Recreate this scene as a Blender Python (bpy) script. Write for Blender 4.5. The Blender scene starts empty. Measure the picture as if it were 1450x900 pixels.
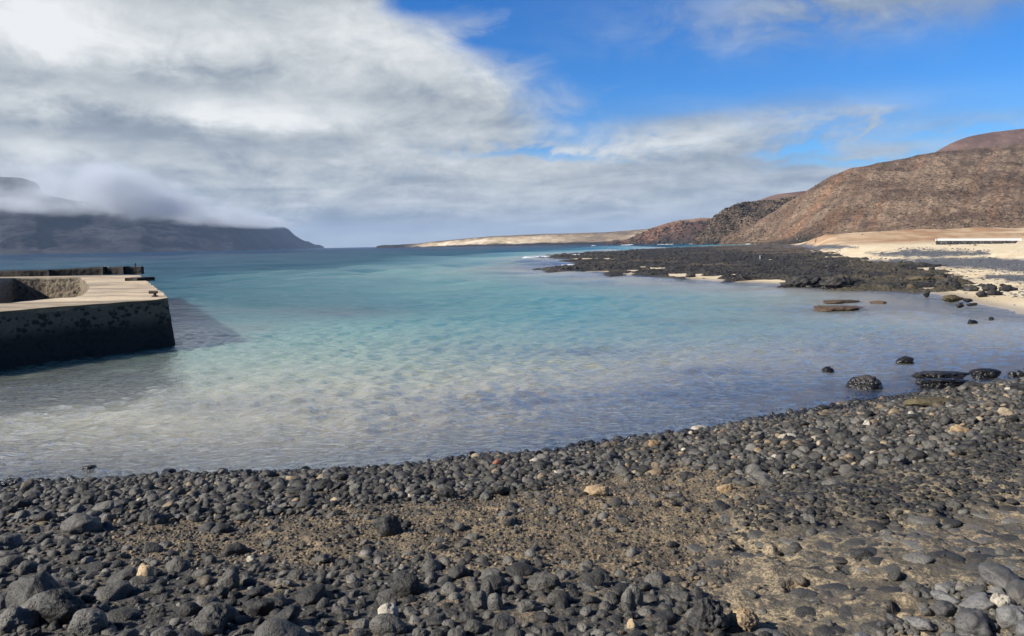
import bpy, bmesh, math, random
import numpy as np
from mathutils import Vector, Matrix, geometry

rng = np.random.default_rng(11)
random.seed(5)
scene = bpy.context.scene
COL = scene.collection
R = math.radians

# ------------------------------------------------------------------ camera
FPX, W0, H0 = 1060.0, 1450.0, 900.0
CAM_H = 3.4
PITCH, ROLL = R(5.62), math.atan(0.018)
_f = np.array([0, math.cos(PITCH), -math.sin(PITCH)])
_u = np.array([0, math.sin(PITCH), math.cos(PITCH)])
_r = np.array([1.0, 0, 0])
RT = math.cos(ROLL) * _r - math.sin(ROLL) * _u
UP = math.sin(ROLL) * _r + math.cos(ROLL) * _u
CPOS = np.array([0, 0, CAM_H])


def ray(u, v):
    d = _f + (u - W0 / 2) / FPX * RT - (v - H0 / 2) / FPX * UP
    return d


def onz(u, v, z=0.0):
    d = ray(u, v)
    t = (z - CAM_H) / d[2]
    return CPOS + d * t


def atD(u, v, D):
    """point seen at pixel (u,v) of the photograph, at ground distance y = D"""
    d = ray(u, v)
    return CPOS + d * (D / d[1])


def proj(x, y, z):
    p = np.stack([x, y, z - CAM_H], -1)
    w = np.maximum(p @ _f, 1e-3)
    return W0 / 2 + FPX * (p @ RT) / w, H0 / 2 - FPX * (p @ UP) / w


cam_d = bpy.data.cameras.new("camera")
cam_d.sensor_fit = 'HORIZONTAL'
cam_d.sensor_width = 36.0
cam_d.lens = FPX / W0 * 36.0
cam_d.clip_start = 0.05
cam_d.clip_end = 60000
cam = bpy.data.objects.new("camera", cam_d)
COL.objects.link(cam)
M = Matrix.Identity(4)
for i in range(3):
    M[i][0], M[i][1], M[i][2], M[i][3] = RT[i], UP[i], -_f[i], CPOS[i]
cam.matrix_world = M
scene.camera = cam

# ------------------------------------------------------------------ noise
_perm = np.random.default_rng(3).permutation(256).astype(np.int32)
_perm = np.concatenate([_perm, _perm])
_g3 = np.random.default_rng(4).normal(size=(256, 3))
_g3 /= np.linalg.norm(_g3, axis=1)[:, None]


def perlin(p):
    p = np.asarray(p, float)
    i = np.floor(p).astype(np.int64)
    f = p - i
    i &= 255
    w = f * f * f * (f * (f * 6 - 15) + 10)
    out = 0
    for dx in (0, 1):
        for dy in (0, 1):
            for dz in (0, 1):
                h = _perm[(_perm[(_perm[(i[..., 0] + dx) & 255] + i[..., 1] + dy) & 255] + i[..., 2] + dz) & 255]
                g = _g3[h]
                d = g[..., 0] * (f[..., 0] - dx) + g[..., 1] * (f[..., 1] - dy) + g[..., 2] * (f[..., 2] - dz)
                wx = w[..., 0] if dx else 1 - w[..., 0]
                wy = w[..., 1] if dy else 1 - w[..., 1]
                wz = w[..., 2] if dz else 1 - w[..., 2]
                out = out + d * wx * wy * wz
    return out * 1.5


def fbm(p, octv=4, gain=0.5, lac=2.03):
    a, s, q = 1.0, 0, np.array(p, float)
    for k in range(octv):
        s = s + a * perlin(q + 17.3 * k)
        q = q * lac
        a *= gain
    return s


def xy0(x, y, s=1.0, z=0.0):
    return np.stack([x * s, y * s, np.full_like(x, z)], -1)


def cell(x, y, seed=0):
    """cellular noise: distance to nearest feature point, and that cell's random"""
    ix, iy = np.floor(x).astype(np.int64), np.floor(y).astype(np.int64)
    best = np.full(x.shape, 9.0)
    rnd = np.zeros(x.shape)
    for dx in (-1, 0, 1):
        for dy in (-1, 0, 1):
            cx, cy = ix + dx, iy + dy
            h = _perm[(_perm[(cx + seed) & 255] + cy) & 255]
            h2 = _perm[(h + 57) & 255]
            h3 = _perm[(h2 + 101) & 255]
            d = np.hypot(cx + h / 255. - x, cy + h2 / 255. - y)
            m = d < best
            best = np.where(m, d, best)
            rnd = np.where(m, h3 / 255., rnd)
    return best, rnd


def sstep(a, b, x):
    t = np.clip((x - a) / (b - a), 0, 1)
    return t * t * (3 - 2 * t)


def sdpoly(px, py, poly):
    """signed distance to polygon, positive inside"""
    P = np.asarray(poly, float)
    x, y = np.asarray(px, float), np.asarray(py, float)
    d = np.full(x.shape, 1e18)
    inside = np.zeros(x.shape, bool)
    n = len(P)
    for i in range(n):
        ax, ay = P[i]
        bx, by = P[(i + 1) % n]
        ex, ey = bx - ax, by - ay
        t = np.clip(((x - ax) * ex + (y - ay) * ey) / (ex * ex + ey * ey + 1e-12), 0, 1)
        d = np.minimum(d, (x - ax - t * ex) ** 2 + (y - ay - t * ey) ** 2)
        c = (ay > y) != (by > y)
        with np.errstate(divide='ignore', invalid='ignore'):
            xi = ax + (y - ay) / (by - ay + 1e-18) * ex
        inside ^= c & (x < xi)
    return np.where(inside, 1, -1) * np.sqrt(d)


# ------------------------------------------------------------------ mesh helpers
def mesh_np(name, V, F, smooth=True):
    """V (n,3), F list of arrays each (m,k) of faces"""
    me = bpy.data.meshes.new(name)
    if isinstance(F, np.ndarray):
        F = [F]
    nl = sum(f.size for f in F)
    npoly = sum(len(f) for f in F)
    me.vertices.add(len(V))
    me.vertices.foreach_set("co", np.ascontiguousarray(V, np.float32).ravel())
    me.loops.add(nl)
    me.loops.foreach_set("vertex_index", np.concatenate([f.ravel() for f in F]).astype(np.int32))
    me.polygons.add(npoly)
    cnt = np.concatenate([np.full(len(f), f.shape[1]) for f in F]).astype(np.int32)
    st = np.concatenate([[0], np.cumsum(cnt)[:-1]]).astype(np.int32)
    me.polygons.foreach_set("loop_start", st)
    if smooth:
        me.polygons.foreach_set("use_smooth", np.ones(npoly, bool))
    me.update(calc_edges=True)
    me.validate()
    return me


def attr_f(me, name, vals):
    a = me.attributes.new(name, 'FLOAT', 'POINT')
    a.data.foreach_set("value", np.ascontiguousarray(vals, np.float32).ravel())


def attr_c(me, name, rgb):
    a = me.attributes.new(name, 'FLOAT_COLOR', 'POINT')
    c = np.ones((len(rgb), 4), np.float32)
    c[:, :3] = rgb
    a.data.foreach_set("color", c.ravel())


def link(name, me, mat=None, parent=None, **props):
    o = bpy.data.objects.new(name, me)
    COL.objects.link(o)
    if mat is not None and me is not None and len(me.materials) == 0:
        me.materials.append(mat)
    if parent is not None:
        o.parent = parent
    for k, v in props.items():
        o[k] = v
    return o


def empty(name, loc, **props):
    o = bpy.data.objects.new(name, None)
    COL.objects.link(o)
    o.location = loc
    o.empty_display_size = 0.2
    for k, v in props.items():
        o[k] = v
    return o


def gridfaces(nr, nc):
    i = np.arange(nr - 1)[:, None] * nc + np.arange(nc - 1)[None, :]
    i = i.ravel()
    return np.stack([i, i + 1, i + nc + 1, i + nc], -1)


# ------------------------------------------------------------------ node helpers
class NT:
    def __init__(s, tree):
        s.t = tree
        s.n = tree.nodes
        s.n.clear()

    def new(s, typ, **kw):
        nd = s.n.new(typ)
        for k, v in kw.items():
            setattr(nd, k, v)
        return nd

    def put(s, sock, val):
        if val is None:
            return
        if hasattr(val, 'is_output') or isinstance(val, bpy.types.NodeSocket):
            s.t.links.new(val, sock)
        else:
            if isinstance(val, (tuple, list)) and len(val) == 3 and sock.type == 'RGBA':
                val = (*val, 1.0)
            sock.default_value = val

    def math(s, op, a, b=None, c=None, clamp=False):
        nd = s.new('ShaderNodeMath', operation=op)
        nd.use_clamp = clamp
        s.put(nd.inputs[0], a)
        s.put(nd.inputs[1], b)
        s.put(nd.inputs[2], c)
        return nd.outputs[0]

    def vmath(s, op, a, b=None):
        nd = s.new('ShaderNodeVectorMath', operation=op)
        s.put(nd.inputs[0], a)
        s.put(nd.inputs[1], b)
        return nd.outputs[0]

    def vscale(s, a, sc):
        nd = s.new('ShaderNodeVectorMath', operation='MULTIPLY')
        s.put(nd.inputs[0], a)
        nd.inputs[1].default_value = sc if isinstance(sc, tuple) else (sc, sc, sc)
        return nd.outputs[0]

    def mapr(s, v, a, b, c=0.0, d=1.0, smooth=True):
        nd = s.new('ShaderNodeMapRange')
        nd.interpolation_type = 'SMOOTHSTEP' if smooth else 'LINEAR'
        s.put(nd.inputs[0], v)
        for i, x in enumerate((a, b, c, d)):
            s.put(nd.inputs[i + 1], x)
        return nd.outputs[0]

    def noise(s, vec, scale, detail=3.0, rough=0.55, dist=0.0, dims='3D', color=False):
        nd = s.new('ShaderNodeTexNoise', noise_dimensions=dims)
        s.put(nd.inputs['Vector'], vec)
        nd.inputs['Scale'].default_value = scale
        nd.inputs['Detail'].default_value = detail
        nd.inputs['Roughness'].default_value = rough
        nd.inputs['Distortion'].default_value = dist
        return nd.outputs['Color'] if color else nd.outputs['Fac']

    def voro(s, vec, scale, feature='F1', out='Distance', rnd=1.0):
        nd = s.new('ShaderNodeTexVoronoi', feature=feature)
        s.put(nd.inputs['Vector'], vec)
        nd.inputs['Scale'].default_value = scale
        nd.inputs['Randomness'].default_value = rnd
        return nd.outputs[out]

    def mix(s, f, a, b, mode='MIX'):
        nd = s.new('ShaderNodeMix', data_type='RGBA', blend_type=mode)
        s.put(nd.inputs[0], f)
        s.put(nd.inputs[6], a)
        s.put(nd.inputs[7], b)
        return nd.outputs[2]

    def mixs(s, f, a, b):
        nd = s.new('ShaderNodeMixShader')
        s.put(nd.inputs[0], f)
        s.put(nd.inputs[1], a)
        s.put(nd.inputs[2], b)
        return nd.outputs[0]

    def ramp(s, f, stops, interp='LINEAR'):
        nd = s.new('ShaderNodeValToRGB')
        s.put(nd.inputs[0], f)
        cr = nd.color_ramp
        cr.interpolation = interp
        while len(cr.elements) < len(stops):
            cr.elements.new(0.5)
        for e, (p, c) in zip(cr.elements, stops):
            e.position = p
            e.color = (*c, 1) if len(c) == 3 else c
        return nd.outputs[0]

    def bump(s, h, strength=0.5, dist=0.02, normal=None):
        nd = s.new('ShaderNodeBump')
        nd.inputs['Strength'].default_value = strength
        nd.inputs['Distance'].default_value = dist
        s.put(nd.inputs['Height'], h)
        if normal is not None:
            s.put(nd.inputs['Normal'], normal)
        return nd.outputs[0]

    def attr(s, name, out='Fac'):
        nd = s.new('ShaderNodeAttribute', attribute_name=name)
        return nd.outputs[out]

    def sep(s, v):
        nd = s.new('ShaderNodeSeparateXYZ')
        s.put(nd.inputs[0], v)
        return nd.outputs

    def comb(s, x, y, z):
        nd = s.new('ShaderNodeCombineXYZ')
        for i, q in enumerate((x, y, z)):
            s.put(nd.inputs[i], q)
        return nd.outputs[0]

    def pos(s):
        return s.new('ShaderNodeNewGeometry').outputs['Position']

    def objco(s):
        return s.new('ShaderNodeTexCoord').outputs['Object']

    def principled(s, color, rough=0.7, normal=None, spec=0.5):
        nd = s.new('ShaderNodeBsdfPrincipled')
        s.put(nd.inputs['Base Color'], color)
        s.put(nd.inputs['Roughness'], rough)
        nd.inputs['Specular IOR Level'].default_value = spec
        if normal is not None:
            s.put(nd.inputs['Normal'], normal)
        return nd.outputs[0]

    def out(s, surf=None, vol=None):
        nd = s.new('ShaderNodeOutputMaterial')
        if surf is not None:
            s.put(nd.inputs['Surface'], surf)
        if vol is not None:
            s.put(nd.inputs['Volume'], vol)


def material(name):
    m = bpy.data.materials.new(name)
    m.use_nodes = True
    return m, NT(m.node_tree)


# ------------------------------------------------------------------ light and sky
SUN_AZ, SUN_EL = R(-109), R(33)           # azimuth from +Y towards +X
sdir = Vector((math.sin(SUN_AZ) * math.cos(SUN_EL), math.cos(SUN_AZ) * math.cos(SUN_EL), math.sin(SUN_EL)))
sl = bpy.data.lights.new("sun", 'SUN')
sl.energy = 5.0
sl.angle = R(0.53)
sl.color = (1.0, 0.95, 0.87)
so = bpy.data.objects.new("sun", sl)
COL.objects.link(so)
so.rotation_euler = sdir.to_track_quat('Z', 'Y').to_euler()
so.location = (-40, -10, 40)

world = bpy.data.worlds.new("World")
scene.world = world
world.use_nodes = True
n = NT(world.node_tree)
d = n.new('ShaderNodeTexCoord').outputs['Generated']
sx, sy, sz = n.sep(d)
sky = n.new('ShaderNodeTexSky')
sky.sky_type = 'NISHITA'
sky.sun_disc = False
sky.sun_elevation = SUN_EL
sky.sun_rotation = SUN_AZ
sky.air_density = 1.0
sky.dust_density = 0.15
sky.ozone_density = 4.0
sky.altitude = 0
AZ = n.math('ARCTAN2', sx, sy)
EL = n.math('ARCSINE', n.math('MAXIMUM', n.math('MINIMUM', sz, 1.0), -1.0))
# cloud deck coordinates: the direction meets a high layer
inv = n.math('DIVIDE', 1.0, n.math('ADD', n.math('MAXIMUM', sz, 0.0), 0.10))
cp = n.comb(n.math('MULTIPLY', sx, inv), n.math('MULTIPLY', sy, inv), 0.0)
big = n.noise(cp, 0.55, 8.0, 0.56, 0.35)
puff = n.noise(n.vmath('ADD', cp, (7.3, 2.1, 0.0)), 1.15, 7.0, 0.52, 0.5)
streak = n.noise(n.comb(n.math('MULTIPLY', AZ, 3.2), n.math('MULTIPLY', EL, 15.0), 0.0), 1.0, 7.0, 0.55, 0.5)
lump = n.noise(n.comb(n.math('MULTIPLY', AZ, 12.0), n.math('MULTIPLY', EL, 22.0), 3.0), 1.0, 9.0, 0.62, 0.5)
fine_c = n.noise(n.comb(n.math('MULTIPLY', AZ, 30.0), n.math('MULTIPLY', EL, 48.0), 5.0), 1.0, 6.0, 0.62, 0.6)


def azel(u, v):
    q = ray(u, v)
    q = q / np.linalg.norm(q)
    return math.atan2(q[0], q[1]), math.asin(q[2])


wob = n.math('MULTIPLY', n.math('SUBTRACT', lump, 0.5), 0.06)
AZw = n.math('ADD', AZ, n.math('MULTIPLY', n.math('SUBTRACT', streak, 0.5), 0.18))
ELw = n.math('ADD', EL, wob)


def spot(u, v, ru, rv, soft=1.0):
    a, e = azel(u, v)
    dx = n.math('DIVIDE', n.math('SUBTRACT', AZw, a), ru / FPX)
    dy = n.math('DIVIDE', n.math('SUBTRACT', ELw, e), rv / FPX)
    r2 = n.math('ADD', n.math('MULTIPLY', dx, dx), n.math('MULTIPLY', dy, dy))
    return n.math('POWER', 2.718, n.math('MULTIPLY', r2, -1.0))


# upper edge of the cloud deck, elevation against azimuth
fc = n.new('ShaderNodeFloatCurve')
n.put(fc.inputs['Value'], n.math('ADD', n.math('DIVIDE', AZ, 1.6), 0.5))
cv = fc.mapping.curves[0]
edge = [(-400, -1500), (0, -1300), (300, -900), (470, -260), (570, -40), (640, 26), (705, 76), (770, 128), (840, 172), (900, 172), (1000, 163),
        (1090, 160), (1190, 168), (1270, 185), (1350, 200), (1450, 212), (1700, 250)]
pts = [(0.0, 0.35)]
for (u, v) in edge:
    a, e = azel(u, v)
    pts.append((a / 1.6 + 0.5, max(e, 0) / 1.2))
pts.append((1.0, 0.08))
while len(cv.points) < len(pts):
    cv.points.new(0.5, 0.5)
for p_, (x_, y_) in zip(cv.points, pts):
    p_.location = (x_, y_)
    p_.handle_type = 'AUTO_CLAMPED'
fc.mapping.use_clip = False
fc.mapping.update()
edgeEL = n.math('MULTIPLY', fc.outputs[0], 1.2)
m = n.math('SUBTRACT', edgeEL, EL)
m = n.math('MULTIPLY', n.math('MINIMUM', n.math('MAXIMUM', m, -0.12), 0.10), 3.2)
rag = n.math('MULTIPLY', n.math('SUBTRACT', n.math('ADD', n.math('MULTIPLY', big, 0.7), n.math('MULTIPLY', lump, 0.5)), 0.6), 1.1)
cov = n.math('ADD', m, rag)
holes = [(760, 220, 110, 7, 0.36), (1105, 213, 70, 9, 0.40), (1390, 232, 110, 12, 0.35), (1330, 178, 90, 10, 0.3), (585, 6, 50, 14, 0.25), (700, 58, 40, 14, 0.22),
         (880, 228, 60, 6, 0.2), (1180, 230, 90, 8, 0.25)]
for (u, v, ru, rv, k) in holes:
    cov = n.math('SUBTRACT', cov, n.math('MULTIPLY', spot(u, v, ru, rv), k))
adds = [(180, 120, 360, 120, 0.26), (960, 188, 110, 24, 0.25), (1100, 165, 220, 26, 0.2), (960, 222, 260, 14, 0.22), (1000, 265, 500, 30, 0.25),
        (1260, 158, 60, 12, 0.2), (1360, 168, 80, 8, 0.15), (560, 130, 150, 60, 0.2), (820, 150, 40, 18, 0.12)]
for (u, v, ru, rv, k) in adds:
    cov = n.math('ADD', cov, n.math('MULTIPLY', spot(u, v, ru, rv), k))
cov = n.math('ADD', cov, n.mapr(EL, 0.02, 0.075, 0.6, 0.0))
cov = n.math('ADD', cov, n.math('MULTIPLY', n.mapr(AZ, 0.05, -0.35, 0.0, 0.35), n.mapr(EL, 0.30, 0.42)))
cov = n.math('SUBTRACT', cov, n.mapr(n.math('ABSOLUTE', AZ), 1.25, 1.9, 0.0, 0.8))
alpha = n.mapr(cov, -0.10, 0.40)
# cloud brightness
br = n.math('ADD', 0.50, n.math('MULTIPLY', n.math('SUBTRACT', puff, 0.5), 0.9))
br = n.math('ADD', br, n.math('MULTIPLY', n.math('SUBTRACT', streak, 0.5), 0.55))
br = n.math('ADD', br, n.math('MULTIPLY', n.math('SUBTRACT', lump, 0.5), 0.75))
br = n.math('ADD', br, n.math('MULTIPLY', n.math('SUBTRACT', fine_c, 0.5), 0.30))
lights = [(60, 60, 210, 62, 0.34), (330, 40, 260, 50, 0.22), (560, 215, 240, 26, 0.10), (700, 110, 140, 60, 0.18), (240, 150, 120, 14, 0.16),
          (800, 170, 60, 30, 0.18), (930, 192, 80, 18, 0.16), (560, 296, 90, 10, 0.16), (820, 280, 80, 12, 0.12), (300, 165, 160, 12, 0.08), (40, 210, 160, 12, 0.12), (480, 160, 130, 22, 0.1)]
for (u, v, ru, rv, k) in lights:
    br = n.math('ADD', br, n.math('MULTIPLY', spot(u, v, ru, rv), k))
darks = [(150, 100, 190, 16, 0.16), (150, 185, 250, 14, 0.14), (560, 310, 260, 26, 0.14), (1000, 225, 180, 20, 0.10), (1230, 15, 260, 50, 0.30), (640, 150, 90, 20, 0.06), (500, 320, 90, 24, 0.16)]
for (u, v, ru, rv, k) in darks:
    br = n.math('SUBTRACT', br, n.math('MULTIPLY', spot(u, v, ru, rv), k))
ccol = n.ramp(br, [(0.0, (0.20, 0.245, 0.315)), (0.35, (0.33, 0.38, 0.44)), (0.62, (0.54, 0.58, 0.61)), (1.0, (0.86, 0.88, 0.89))])
# towards the right the thin deck is bluer
right = n.mapr(AZ, 0.02, 0.5)
ccol = n.mix(n.math('MULTIPLY', right, 0.55), ccol, n.mix(1.0, ccol, (0.86, 0.93, 1.06), 'MULTIPLY'))
lowb = n.mapr(EL, 0.0, 0.06, 1.0, 0.0)
ccol = n.mix(n.math('MULTIPLY', lowb, 0.6), ccol, (0.36, 0.425, 0.475))
veil = n.math('ADD', n.math('MULTIPLY', spot(1235, -4, 250, 40), 0.95), n.math('MULTIPLY', spot(1075, 172, 180, 26), 0.95))
veil = n.math('ADD', veil, n.math('MULTIPLY', spot(1390, 172, 90, 10), 0.5))
veil = n.math('MULTIPLY', veil, n.mapr(n.math('ADD', n.math('MULTIPLY', lump, 0.6), n.math('MULTIPLY', streak, 0.4)), 0.30, 0.56))
alpha = n.math('MAXIMUM', alpha, n.math('MINIMUM', veil, 0.85))
bg1 = n.new('ShaderNodeBackground')
hsv = n.new('ShaderNodeHueSaturation')
hsv.inputs['Saturation'].default_value = 1.35
n.put(hsv.inputs['Color'], sky.outputs[0])
hi_ = n.math('MULTIPLY', n.mapr(EL, 0.34, 0.75, 1.0, 0.5), n.mapr(n.math('ABSOLUTE', AZ), 1.0, 1.7, 1.0, 0.7))  # dimming added to the sky overhead and behind, to lower the ambient light
skc = n.new('ShaderNodeVectorMath', operation='SCALE')
n.put(skc.inputs[0], n.mix(1.0, hsv.outputs[0], (0.62, 1.0, 1.38), 'MULTIPLY'))
n.put(skc.inputs[3], hi_)
n.put(bg1.inputs[0], skc.outputs[0])
bg1.inputs[1].default_value = 0.072
bg2 = n.new('ShaderNodeBackground')
n.put(bg2.inputs[0], ccol)
bg2.inputs[1].default_value = 0.72
wo = n.new('ShaderNodeOutputWorld')
n.put(wo.inputs[0], n.mixs(alpha, bg1.outputs[0], bg2.outputs[0]))

vs = scene.view_settings
vs.view_transform = 'Standard'
vs.look = 'None'
vs.exposure = 0.50
vs.gamma = 1.0
cy = scene.cycles
cy.use_denoising = True
cy.denoiser = 'OPENIMAGEDENOISE'
cy.denoising_prefilter = 'ACCURATE'
cy.max_bounces = 6
cy.diffuse_bounces = 2
cy.glossy_bounces = 3
cy.transmission_bounces = 4
cy.transparent_max_bounces = 48
cy.sample_clamp_direct = 8.0
cy.volume_bounces = 2
cy.caustics_reflective = False
cy.caustics_refractive = False
cy.sample_clamp_indirect = 4.0

# ------------------------------------------------------------------ coast and terrain
def wp(u, v):
    q = onz(u, v)
    return (q[0], q[1])


COAST = [(-400, -60), (-400, 16), (-60, 13.0), (-22, 11.4)]
COAST += [wp(*p) for p in [(-150, 688), (0, 684), (130, 680), (250, 674), (420, 668), (560, 662), (650, 650), (760, 641), (870, 624),
                           (980, 611), (1080, 592), (1200, 571), (1300, 556), (1380, 547), (1450, 538)]]
COAST += [(15.5, 19.6), (20.5, 21.5), (25, 24.5), (26.3, 28.0), (25.0, 31.0)]
COAST += [wp(*p) for p in [(1450, 447), (1420, 437), (1380, 430), (1330, 416), (1260, 408), (1200, 408), (1100, 402), (1000, 396), (900, 389),
                           (840, 385), (790, 382), (800, 377), (830, 373), (815, 368), (790, 364), (785, 362), (850, 357.5), (950, 351.5),
                           (1040, 348), (1085, 346.3), (1092, 345)]]
COAST += [(240, 640), (330, 720), (500, 900), (1500, 1000), (1500, -60)]
COAST = np.array(COAST)

P_PLAT = [(985, 770), (1040, 735), (1090, 745), (1200, 735), (1330, 705), (1450, 685), (2600, 670), (2600, 1200), (1300, 1200), (1180, 905),
          (1040, 880), (1000, 830)]
P_RIDGE = [(1050, 722), (1100, 692), (1240, 674), (1330, 658), (1460, 642), (2000, 630), (2000, 690), (1450, 703), (1400, 725), (1330, 722), (1210, 745),
           (1130, 752), (1065, 748)]
P_GRAV = [(470, 728), (560, 712), (700, 700), (860, 672), (960, 655), (1045, 682), (1060, 735), (1000, 800), (900, 800), (720, 790), (560, 785), (480, 760)]
P_GRAV2 = [(150, 752), (330, 735), (520, 728), (520, 785), (330, 785), (180, 780)]
P_CLUST = [(1265, 870), (1300, 832), (1370, 822), (1470, 830), (1900, 820), (1900, 1100), (1100, 1100), (1190, 895)]


SH = [(1345, 418), (1330, 415), (1260, 408), (1200, 408), (1100, 402), (1000, 396), (900, 389), (840, 385), (786, 382), (796, 377), (832, 373), (815, 368),
      (790, 364), (783, 361.5), (850, 357), (950, 351.2), (1040, 347.7), (1085, 346.0), (1110, 345.3), (1125, 349), (1150, 356), (1200, 368), (1290, 374), (1345, 381), (1330, 388), (1350, 400)]
SHW = np.array([wp(a, b) for a, b in SH])


def land_base(x, y, s):
    near = 2.0 * np.tanh(0.125 * np.maximum(s, 0))
    rise = 5.2 * sstep(15, 95, s) * sstep(222, 345, y) * (1 - 0.0 * x)
    far = 1.2 * (1 - np.exp(-np.maximum(s, 0) / 16)) + rise
    w = sstep(21, 33, y)
    # the lava shelf is a low bench: the ground under it stays close to the waterline
    shl = sdpoly(x, y, SHW)
    far = far * (1 - sstep(-14, -1, shl)) + np.minimum(far, 0.10) * sstep(-14, -1, shl)
    land = near * (1 - w) + far * w
    dd = np.maximum(-s, 0)
    bed = -(0.22 * (1 - np.exp(-dd / 1.2)) + 3.0 * (1 - np.exp(-dd / 24)) + 0.018 * dd)
    bed = np.maximum(bed, -9)
    return np.where(s > 0, land, bed)


def zones(x, y, z0, s):
    u, v = proj(x, y, z0)
    near = sstep(24, 20, y) * (s > -0.3)
    dp = sdpoly(u, v, P_PLAT)
    dr = sdpoly(u, v, P_RIDGE)
    dg = np.maximum(sdpoly(u, v, P_GRAV), sdpoly(u, v, P_GRAV2))
    nz = fbm(xy0(x, y, 1.6, 2.0), 3) * 22
    plat = sstep(-14, 14, dp + nz) * near
    ridge = sstep(-12, 12, dr + nz) * near
    grav = sstep(-22, 22, dg + nz * 1.3) * near * (1 - plat)
    return u, v, near, plat, ridge, grav


def terrain(x, y, detail=True):
    s = sdpoly(x, y, COAST)
    r = np.hypot(x, y)
    z = land_base(x, y, s)
    out = {}
    if not detail:
        return z, s
    u, v, near, plat, ridge, grav = zones(x, y, z, s)
    lo = fbm(xy0(x, y, 0.35, 1.0), 3)
    mid = fbm(xy0(x, y, 1.7, 5.0), 4)
    fin = fbm(xy0(x, y, 7.0, 8.0), 3)
    vf = fbm(xy0(x, y, 26.0, 3.0), 3)
    on = sstep(0.0, 1.2, s)
    z = z + on * near * (0.10 * lo + 0.03 * mid + 0.008 * fin)
    c1, r1 = cell(x * 5.0 + 0.25 * mid, y * 5.0 + 0.25 * fin, 3)
    c2, r2 = cell(x * 13.0 + 0.4 * fin, y * 13.0 + 0.4 * vf, 9)
    dome = np.clip(1 - c1 / (0.25 + 0.4 * r1), 0, 1) ** 0.6 * (r1 > 0.35)
    dome2 = np.clip(1 - c2 / 0.5, 0, 1) ** 0.6
    # cemented platform with cobbles worn nearly flush, pits and low steps
    pit = sstep(0.30, 0.55, -fbm(xy0(x, y, 2.3, 31.0), 3))
    lum = fbm(xy0(x, y, 2.2, 12.0), 3)
    z = z + plat * (0.030 * lum - 0.050 * pit + 0.006 * fin + 0.004 * vf)
    z = z + ridge * (0.07 + 0.05 * lum + 0.012 * fin + 0.006 * vf)
    z = z + grav * (0.022 * lum + 0.008 * fin + 0.006 * vf)
    other = near * on * (1 - plat) * (1 - grav) * (1 - ridge)
    z = z + other * (0.006 * vf)
    # underwater ripples and far beach relief
    z = z + sstep(25, 60, y) * (s > 0) * (0.10 * lo + 0.05 * mid) * sstep(0, 6, s)
    z = z + sstep(222, 300, y) * (s > 0) * sstep(20, 80, s) * (1.3 * fbm(xy0(x, y, 0.03, 4.0), 4))
    out.update(u=u, v=v, near=near, plat=plat, ridge=ridge, grav=grav, mid=mid, fin=fin, vf=vf, lo=lo, dome=dome, r1=r1, c1=c1, c2=c2, r2=r2, pit=pit, lum=lum)
    return z, s, out


NR, NC = 700, 900
rr = np.concatenate([np.linspace(0.3, 2.2, 20, endpoint=False), np.exp(np.linspace(math.log(2.2), math.log(22), 470, endpoint=False)),
                     np.exp(np.linspace(math.log(22), math.log(1300), NR - 490))])
aa = np.concatenate([np.linspace(R(-75), R(-40), 60, endpoint=False), np.linspace(R(-40), R(42), NC - 120, endpoint=False), np.linspace(R(42), R(78), 60)])
RR, AA = np.meshgrid(rr, aa, indexing='ij')
GX, GY = (RR * np.sin(AA)).ravel(), (RR * np.cos(AA)).ravel()
GZ, GS, Q = terrain(GX, GY)

def lerp3(a, b, t):
    return np.asarray(a)[None, :] * (1 - t[:, None]) + np.asarray(b)[None, :] * t[:, None]

# base colours of the ground
n0 = np.zeros(len(GX))
u_, v_ = Q['u'], Q['v']
sandn = fbm(xy0(GX, GY, 0.22, 40.0), 4)
col = lerp3((0.70, 0.555, 0.345), (0.80, 0.66, 0.44), sstep(-0.4, 0.5, sandn))          # far pale sand
grain = np.full(len(GX), 0.25)
# orange dune bank behind the beach
ora = sstep(215, 262, GY) * sstep(12, 50, GS) * sstep(1.0, -0.6, fbm(xy0(GX, GY, 0.02, 3.0), 3) + 0.02 * (GX - 150) / 10 - 0.1)
tanv = lerp3((0.36, 0.20, 0.10), (0.50, 0.35, 0.20), sstep(-0.3, 0.5, fbm(xy0(GX, GY, 0.09, 13.0), 4)))
col = col * (1 - ora[:, None]) + tanv * ora[:, None]
# dark pebble bands on the far beach
bands = np.maximum.reduce([
    sdpoly(u_, v_, [(1225, 358), (1300, 353), (1400, 356), (1402, 361), (1320, 364), (1250, 362)]),
    sdpoly(u_, v_, [(1150, 372), (1290, 366), (1400, 363), (1470, 369), (1700, 372), (1700, 386), (1450, 386), (1390, 380), (1300, 376), (1200, 382)]),
    sdpoly(u_, v_, [(1385, 391), (1450, 388), (1700, 386), (1700, 398), (1440, 400)]),
    sdpoly(u_, v_, [(1110, 347), (1165, 345), (1215, 350), (1150, 354), (1108, 352)])])
bn = fbm(xy0(GX, GY, 0.5, 21.0), 4)
bw = sstep(-2.0, 2.0, bands + 3.2 * bn) * (GY > 24) * (GS > 0.5)
col = col * (1 - bw[:, None]) + np.array((0.10, 0.10, 0.105))[None, :] * bw[:, None]
grain = grain * (1 - bw) + 0.9 * bw
# near beach
nearw = Q['near'] * sstep(-0.2, 0.1, GS)
gv = lerp3((0.085, 0.070, 0.050), (0.33, 0.245, 0.145), sstep(-0.3, 0.6, Q['mid'] * 0.6 + Q['vf'] * 0.6 + Q['fin'] * 0.4) * sstep(0.1, 0.5, Q['c2'] + 0.2))
base_n = lerp3((0.05, 0.047, 0.042), (0.20, 0.155, 0.10), sstep(0.0, 0.6, Q['mid'] * 0.5 + Q['fin'] * 0.5 + Q['vf'] * 0.3))
cn = base_n
g = Q['grav'][:, None]
cn = cn * (1 - g) + gv * g
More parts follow.
